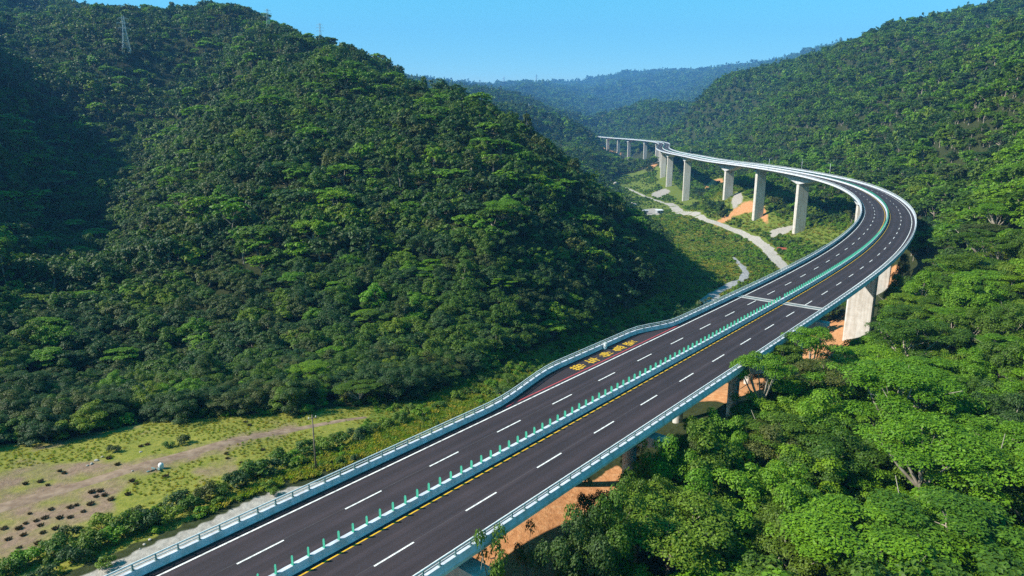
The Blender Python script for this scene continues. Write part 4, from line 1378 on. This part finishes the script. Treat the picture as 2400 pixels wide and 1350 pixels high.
# white drum with scrap beside the track
p = hit(378, 1098)
drum = empty("white_drum", p)
b = MB()
n_ = 14
prof = [(0.02, 0.0), (0.34, 0.0), (0.36, 0.08), (0.36, 0.55), (0.33, 0.68), (0.24, 0.80), (0.12, 0.84), (0.02, 0.84)]
pts = [(r * math.cos(t), r * math.sin(t), z) for r, z in prof for t in np.linspace(0, 2 * math.pi, n_ + 1)[:-1]]
b.poly(pts, [(i * n_ + j, i * n_ + (j + 1) % n_, (i + 1) * n_ + (j + 1) % n_, (i + 1) * n_ + j) for i in range(len(prof) - 1) for j in range(n_)])
b.build("body", M['white_plastic'], drum, True)
b = MB(); b.tube((0.13, 0, 0.82), (0.13, 0, 0.90), 0.06, n=10); b.build("lid", M['dark_steel'], drum)
tag(drum, "small white rounded drum standing beside the dirt track on the meadow", "drum")
p = hit(366, 1103)
sc = empty("scrap_heap", p)
for k in range(5):
    b = MB(); b.box(random.uniform(-0.7, 0.7), random.uniform(-0.3, 0.3), 0.12 + 0.05 * k, random.uniform(0.3, 0.9), random.uniform(0.15, 0.3), 0.12, random.uniform(0, 3))
    b.build("board", M['wood'] if k % 2 else M['dark_steel'], sc)
tag(sc, "low heap of dark boards lying next to the white drum", "scrap heap")

# thin pole at the roadside
p = hit(741, 1104)
pole = empty("utility_pole", p)
b = MB(); b.tube((0, 0, -0.5), (0, 0, 8.6), 0.13, 0.085, 10); b.build("shaft", M['wood'], pole, True)
b = MB(); b.box(0, 0, 8.1, 1.3, 0.1, 0.1, 0.6); b.build("crossarm", M['wood'], pole)
for q in (-0.5, 0.5):
    b = MB(); b.tube((q * math.cos(.6), q * math.sin(.6), 8.15), (q * math.cos(.6), q * math.sin(.6), 8.38), 0.05, n=8); b.build("insulator", M['white_plastic'], pole)
tag(pole, "thin weathered wooden pole rising between the shrubs and the gravel verge", "pole")

# huts and clutter on the valley floor
p = hit(1832, 592)
shed = empty("rusty_shed", p, R(-25))
b = MB(); b.box(0, 0, 1.1, 4.6, 3.0, 2.2); b.build("wall", M['rust_dark'], shed)
b = MB(); b.poly([(-2.7, -1.9, 2.15), (2.7, -1.9, 2.15), (2.7, 0, 3.0), (-2.7, 0, 3.0), (-2.7, 1.9, 2.15), (2.7, 1.9, 2.15), (-2.7, -1.9, 2.06), (2.7, -1.9, 2.06), (2.7, 0, 2.9), (-2.7, 0, 2.9), (-2.7, 1.9, 2.06), (2.7, 1.9, 2.06)],
                 [(0, 1, 2, 3), (3, 2, 5, 4), (7, 6, 9, 8), (8, 9, 10, 11), (0, 6, 7, 1), (4, 5, 11, 10), (0, 3, 9, 6), (3, 4, 10, 9), (2, 1, 7, 8), (5, 2, 8, 11)])
rf = b.build("roof", M['rust'], shed)
for k in range(9):
    b = MB(); b.box(-2.4 + k * 0.6, -0.97, 2.62, 0.07, 2.05, 0.06); o = b.build("rib", M['rust'], rf)
    me = o.data
    for vv in me.vertices: vv.co.z += (vv.co.y + 0.97) * 0.447
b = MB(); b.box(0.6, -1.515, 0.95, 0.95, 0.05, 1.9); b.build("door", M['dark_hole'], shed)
tag(shed, "small rust red metal shed in the grass beside the gravel road", "shed")
for k, (u, v, sx) in enumerate([(1858, 592, 0.9), (1863, 585, 0.7)]):
    p = hit(u, v)
    e = empty("white_sack", p, random.uniform(0, 3))
    bm = bmesh.new(); bmesh.ops.create_icosphere(bm, subdivisions=3, radius=1.0)
    for vv in bm.verts:
        vv.co.z = math.copysign(abs(vv.co.z) ** 0.7, vv.co.z) * 0.75 + 0.6
        vv.co.x *= 1.15 + 0.1 * math.sin(vv.co.z * 5)
    me = bpy.data.meshes.new("bag"); bm.to_mesh(me); bm.free(); me.materials.append(M['white_plastic'])
    q = link("bag", me, None, e); q.scale = (sx, sx * 0.8, sx)
    b = MB(); b.tube((0, 0, 1.2 * sx), (0.05, 0, 1.65 * sx), 0.12, 0.26, 8); b.build("tied_neck", M['white_plastic'], e)
    tag(e, ["larger white sack standing in the grass just right of the rusty shed", "smaller white sack behind the larger one near the rusty shed"][k], "sack", "white sacks near the shed")
for k, (u, v, sx, sy, lab) in enumerate([(1545, 499, 6.5, 4.0, "grey sheet-metal hut on the bare yard below the tall piers"), (1513, 500, 5.0, 3.0, "low grey hut half hidden by the spur at the yard's edge")]):
    p = hit(u, v)
    e = empty("site_hut", p, R(20 - 30 * k))
    b = MB(); b.box(0, 0, 1.2, sx, sy, 2.6); b.build("wall", M['grey_sheet'], e)
    b = MB(); b.poly([(-sx / 2 - .4, -sy / 2 - .4, 2.5), (sx / 2 + .4, -sy / 2 - .4, 2.5), (sx / 2 + .4, sy / 2 + .4, 3.2), (-sx / 2 - .4, sy / 2 + .4, 3.2), (-sx / 2 - .4, -sy / 2 - .4, 2.62), (sx / 2 + .4, -sy / 2 - .4, 2.62), (sx / 2 + .4, sy / 2 + .4, 3.32), (-sx / 2 - .4, sy / 2 + .4, 3.32)],
                     [(3, 2, 1, 0), (4, 5, 6, 7), (0, 1, 5, 4), (1, 2, 6, 5), (2, 3, 7, 6), (3, 0, 4, 7)]); b.build("roof", M['white_plastic'] if k == 0 else M['grey_sheet'], e)
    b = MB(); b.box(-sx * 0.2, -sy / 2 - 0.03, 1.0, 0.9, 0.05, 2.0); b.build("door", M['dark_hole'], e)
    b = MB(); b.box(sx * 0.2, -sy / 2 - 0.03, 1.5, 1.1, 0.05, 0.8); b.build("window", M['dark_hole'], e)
    tag(e, lab, "hut", "huts on the valley floor")

# marker cabinet on the bay
p = road_at(64.5, -11.05)
e = empty("marker_cabinet", p, -float(road_h(64.5)))
b = MB(); b.box(0, 0, 0.45, 0.4, 0.5, 0.9); b.build("cabinet", M['white_plastic'], e)
b = MB(); b.box(0, 0, 0.93, 0.48, 0.58, 0.06); b.build("cover", M['steel'], e)
tag(e, "small white cabinet against the barrier beside the yellow road lettering", "cabinet")

# lamp masts on the viaduct
for s, o, lab in [(428, 9.15, "lamp mast on the outer barrier where the viaduct bend straightens"), (462, 9.15, "shorter looking lamp mast on the outer barrier behind the bend's first mast"), (470, -9.1, "lamp mast on the inner barrier above the capped pier"),
                  (770, 9.15, "distant lamp mast on the outer barrier before the viaduct's far bend")]:
    p = road_at(s, o, -0.3)
    e = empty("lamp_mast", p, -float(road_h(s)))
    b = MB(); b.tube((0, 0, 0), (0, 0, 7.6), 0.12, 0.07, 10); b.build("mast", M['steel'], e, True)
    sg = -1 if o > 0 else 1
    b = MB(); b.tube((0, 0, 7.5), (sg * 1.3, 0, 7.9), 0.05, 0.04, 8); b.build("arm", M['steel'], e)
    b = MB(); b.box(sg * 1.6, 0, 7.9, 0.7, 0.26, 0.12); b.build("lamp_head", M['white_plastic'], e)
    b = MB(); b.box(0, 0, 0.2, 0.35, 0.35, 0.5, taper=0.7); b.build("base", M['steel'], e)
    tag(e, lab, "lamp mast", "lamp masts on the viaduct")

# power pylons on the hills
def pylon(u, v, y, hgt, lab, th=0.22, rz=0.3):
    q = at_y(u, v, y)
    z = surf(q[0], q[1])
    e = empty("power_pylon", (q[0], q[1], z - 0.5), rz)
    W0, W1 = hgt * 0.105, hgt * 0.028
    wz = lambda t: W0 + (W1 - W0) * min(1, t / 0.72)
    for sx, sy in ((-1, -1), (1, -1), (1, 1), (-1, 1)):
        b = MB()
        b.tube((sx * W0, sy * W0, 0), (sx * W1, sy * W1, hgt * 0.72), th, th * 0.8, 6)
        b.tube((sx * W1, sy * W1, hgt * 0.72), (sx * W1 * 0.7, sy * W1 * 0.7, hgt), th * 0.8, th * 0.6, 6)
        b.build("leg", M['steel'], e)
    b = MB()
    ts = np.linspace(0.0, 0.98, 12)
    for t0, t1 in zip(ts[:-1], ts[1:]):
        a, c = wz(t0), wz(t1)
        for (x0, y0), (x1, y1) in (((-1, -1), (1, -1)), ((1, -1), (1, 1)), ((1, 1), (-1, 1)), ((-1, 1), (-1, -1))):
            b.tube((x0 * a, y0 * a, t0 * hgt), (x1 * c, y1 * c, t1 * hgt), th * 0.4, n=4, cap=False)
            b.tube((x1 * a, y1 * a, t0 * hgt), (x0 * c, y0 * c, t1 * hgt), th * 0.4, n=4, cap=False)
            b.tube((x0 * c, y0 * c, t1 * hgt), (x1 * c, y1 * c, t1 * hgt), th * 0.35, n=4, cap=False)
    b.build("bracing", M['steel'], e)
    for t, l in ((0.72, 0.13), (0.83, 0.15), (0.94, 0.11)):
        b = MB()
        for sg in (-1, 1):
            b.tube((0, 0, t * hgt + 0.5), (sg * l * hgt, 0, t * hgt), th * 0.6, th * 0.4, 5)
            b.tube((0, 0, t * hgt - hgt * 0.02), (sg * l * hgt, 0, t * hgt), th * 0.6, th * 0.4, 5)
        ca = b.build("crossarm", M['steel'], e)
        for sg in (-1, 1):
            b = MB(); b.tube((sg * l * hgt, 0, t * hgt), (sg * l * hgt, 0, t * hgt - hgt * 0.045), th * 0.6, n=6); b.build("insulator", M['white_plastic'], ca)
    tag(e, lab, "pylon", "power pylons along the hills")
pylon(296, 108, 650, 37, "tall pale lattice pylon standing on the upper left hillside", 0.17)
pylon(628, 46, 668, 24, "thin lattice pylon on the left ridge against the sky", 0.16)
pylon(751, 86, 560, 20, "faint lattice pylon further down the left ridge line", 0.10)
pylon(1240, 262, 1500, 26, "small pale pylon low on the middle hills behind the spur", 0.3)
pylon(1181, 208, 7500, 120, "distant pale pylon left of the far range's rounded summit", 1.0)
pylon(1257, 190, 7600, 140, "distant thin pylon on the skyline of the far range", 1.0)

# ------------------------------------------------------------------ labels that single plants out
ORD = ["nearest", "second nearest", "third nearest", "fourth nearest", "fifth nearest", "sixth nearest", "seventh nearest", "eighth nearest", "ninth nearest", "tenth nearest", "eleventh nearest", "twelfth nearest",
       "thirteenth nearest", "fourteenth nearest", "fifteenth nearest", "sixteenth nearest", "seventeenth nearest", "eighteenth nearest", "nineteenth nearest", "twentieth nearest"] + ["twenty-%s nearest" % q for q in ("first", "second", "third", "fourth", "fifth", "sixth", "seventh", "eighth", "ninth")] + ["thirtieth nearest"] + ["thirty-%s nearest" % q for q in ("first", "second", "third", "fourth", "fifth", "sixth")]
def tree_place(u, v, x, y):
    o = road_off(np.array([x]), np.array([y]), 4)[0][0]
    if o < 0:
        if u < 350: return "on the hillside by the photo's left edge", "trees at the foot of the left hillside"
        if u < 700: return "on the hillside above the meadow", "trees at the foot of the left hillside"
        if u < 1050: return "on the hillside above the meadow's narrow end", "trees at the foot of the left hillside"
        if u < 1330: return "on the hillside left of the yellow lettering", "trees at the foot of the left hillside"
        return "on the spur's tip above the valley floor", "trees at the foot of the left hillside"
    g = "trees on the near slope beside the road"
    if v > 1130:
        if u < 1500: return "beside the near barrier at the bottom edge", g
        if u < 1800: return "on the near slope, bottom centre-right", g
        if u < 2100: return "on the near slope, bottom right", g
        return "in the bottom right corner", g
    if v > 900:
        if u < 1750: return "on the near slope below the patch of orange soil", g
        if u < 2050: return "on the near slope below the white pier", g
        return "on the near slope by the right edge, lower half", g
    if v > 720:
        if u < 2050: return "around the white pier at the joint", g
        if u < 2250: return "on the slope just right of the white pier", g
        return "at the right edge level with the white pier", g
    if u < 2200: return "in the shaded hollow outside the viaduct bend", g
    return "on the slope right of the viaduct bend", g
cells = {}
for t in TREES:
    pl, g = tree_place(t[3], t[4], t[6], t[7])
    cells.setdefault((t[1], t[2], pl, g), []).append(t)
for (kd, col, pl, g), ts in cells.items():
    ts.sort(key=lambda t: math.hypot(t[6], t[7]))
    for k, t in enumerate(ts):
        rank = "" if len(ts) == 1 else (ORD[k] + " " if k < len(ORD) else "more distant ")
        tag(t[0], f"{rank}{col} {kd} tree {pl}" if len(ts) > 1 else f"only {col} {kd} tree {pl}", "tree", g)
cells = {}
for s_ in SHRUBS:
    u, v = s_[2], s_[3]
    pl = ("in the photo's bottom left corner" if u < 190 else "between the meadow and the gravel verge" if u < 480 else "left of the wooden pole" if u < 735 else "right of the wooden pole" if u < 960 else "along the barrier before the bay")
    if v < 1062 and u < 735: pl = "out on the open meadow"
    cells.setdefault((s_[1], pl), []).append(s_)
for (col, pl), ts in cells.items():
    ts.sort(key=lambda q: q[2])
    for k, q in enumerate(ts):
        pos = "" if len(ts) == 1 else ("leftmost " if k == 0 else "rightmost " if k == len(ts) - 1 else ["", "second ", "third ", "fourth ", "fifth ", "sixth ", "seventh "][k] + "from left ")
        if pos.endswith("from left "): lab = f"{pos.split()[0]} from left of the {col} shrubs {pl}"
        else: lab = f"{pos}{col} shrub {pl}"
        tag(q[0], lab, "shrub", "shrubs along the meadow side of the road")
NTH = ["leftmost", "second from left", "third from left", "fourth from left", "fifth from left", "sixth from left", "seventh from left", "eighth from left", "ninth from left", "tenth from left", "eleventh from left", "twelfth from left"]
def ranked(items, what, cat, place):
    cells = {}
    for o, u, v in items:
        cells.setdefault(place(u, v), []).append((u, o))
    for (pl, g), ts in cells.items():
        ts.sort(key=lambda q: q[0])
        for k, (u, o) in enumerate(ts):
            tag(o, f"only {what} {pl}" if len(ts) == 1 else f"{NTH[k]} {what} {pl}", cat, g)
ranked(TUFTS, "dark dry tuft", "grass tuft", lambda u, v: (
    ("on the upper meadow beyond the track" if v < 1058 else "right of the white drum" if u > 400 else "just beyond the track" if v < 1112 else "below the white drum" if u > 285 else
     "in the meadow's thick cluster, upper row" if v < 1175 else "in the meadow's thick cluster, second row" if v < 1204 else "in the meadow's thick cluster, third row" if v < 1226 else "in the meadow's lowest row of tufts"),
    "dark tufts on the meadow"))
ranked(STONES, "pale stone", "stone", lambda u, v: (("on the gravel verge beside the barrier" if u > 400 else "at the shrubs' foot, bottom left") if v > 1130 else "on the meadow beyond the track", "pale stones by the road and meadow"))
ranked(BOULD, "pale boulder", "boulder", lambda u, v: ("on the valley floor by the narrow path" if u < 1470 else "beside the scrub above the bare yard", "boulders on the valley floor"))

# ------------------------------------------------------------------ air
hz = MB(); hz.box(0, 5500, 680, 22400, 11200, 1560)
haze = hz.build("haze", None)
hm = bpy.data.materials.new("valley_haze"); hm.use_nodes = True
hn = hm.node_tree.nodes; hn.clear()
ho = hn.new("ShaderNodeOutputMaterial"); pv_ = hn.new("ShaderNodeVolumePrincipled")
pv_.inputs['Color'].default_value = (0.16, 0.46, 1.0, 1)
pv_.inputs['Density'].default_value = 0.00011
pv_.inputs['Anisotropy'].default_value = 0.0
hm.node_tree.links.new(pv_.outputs[0], ho.inputs['Volume'])
haze.data.materials.append(hm)
tag(haze, "thin blue haze filling the valley air", "haze", kind="stuff")
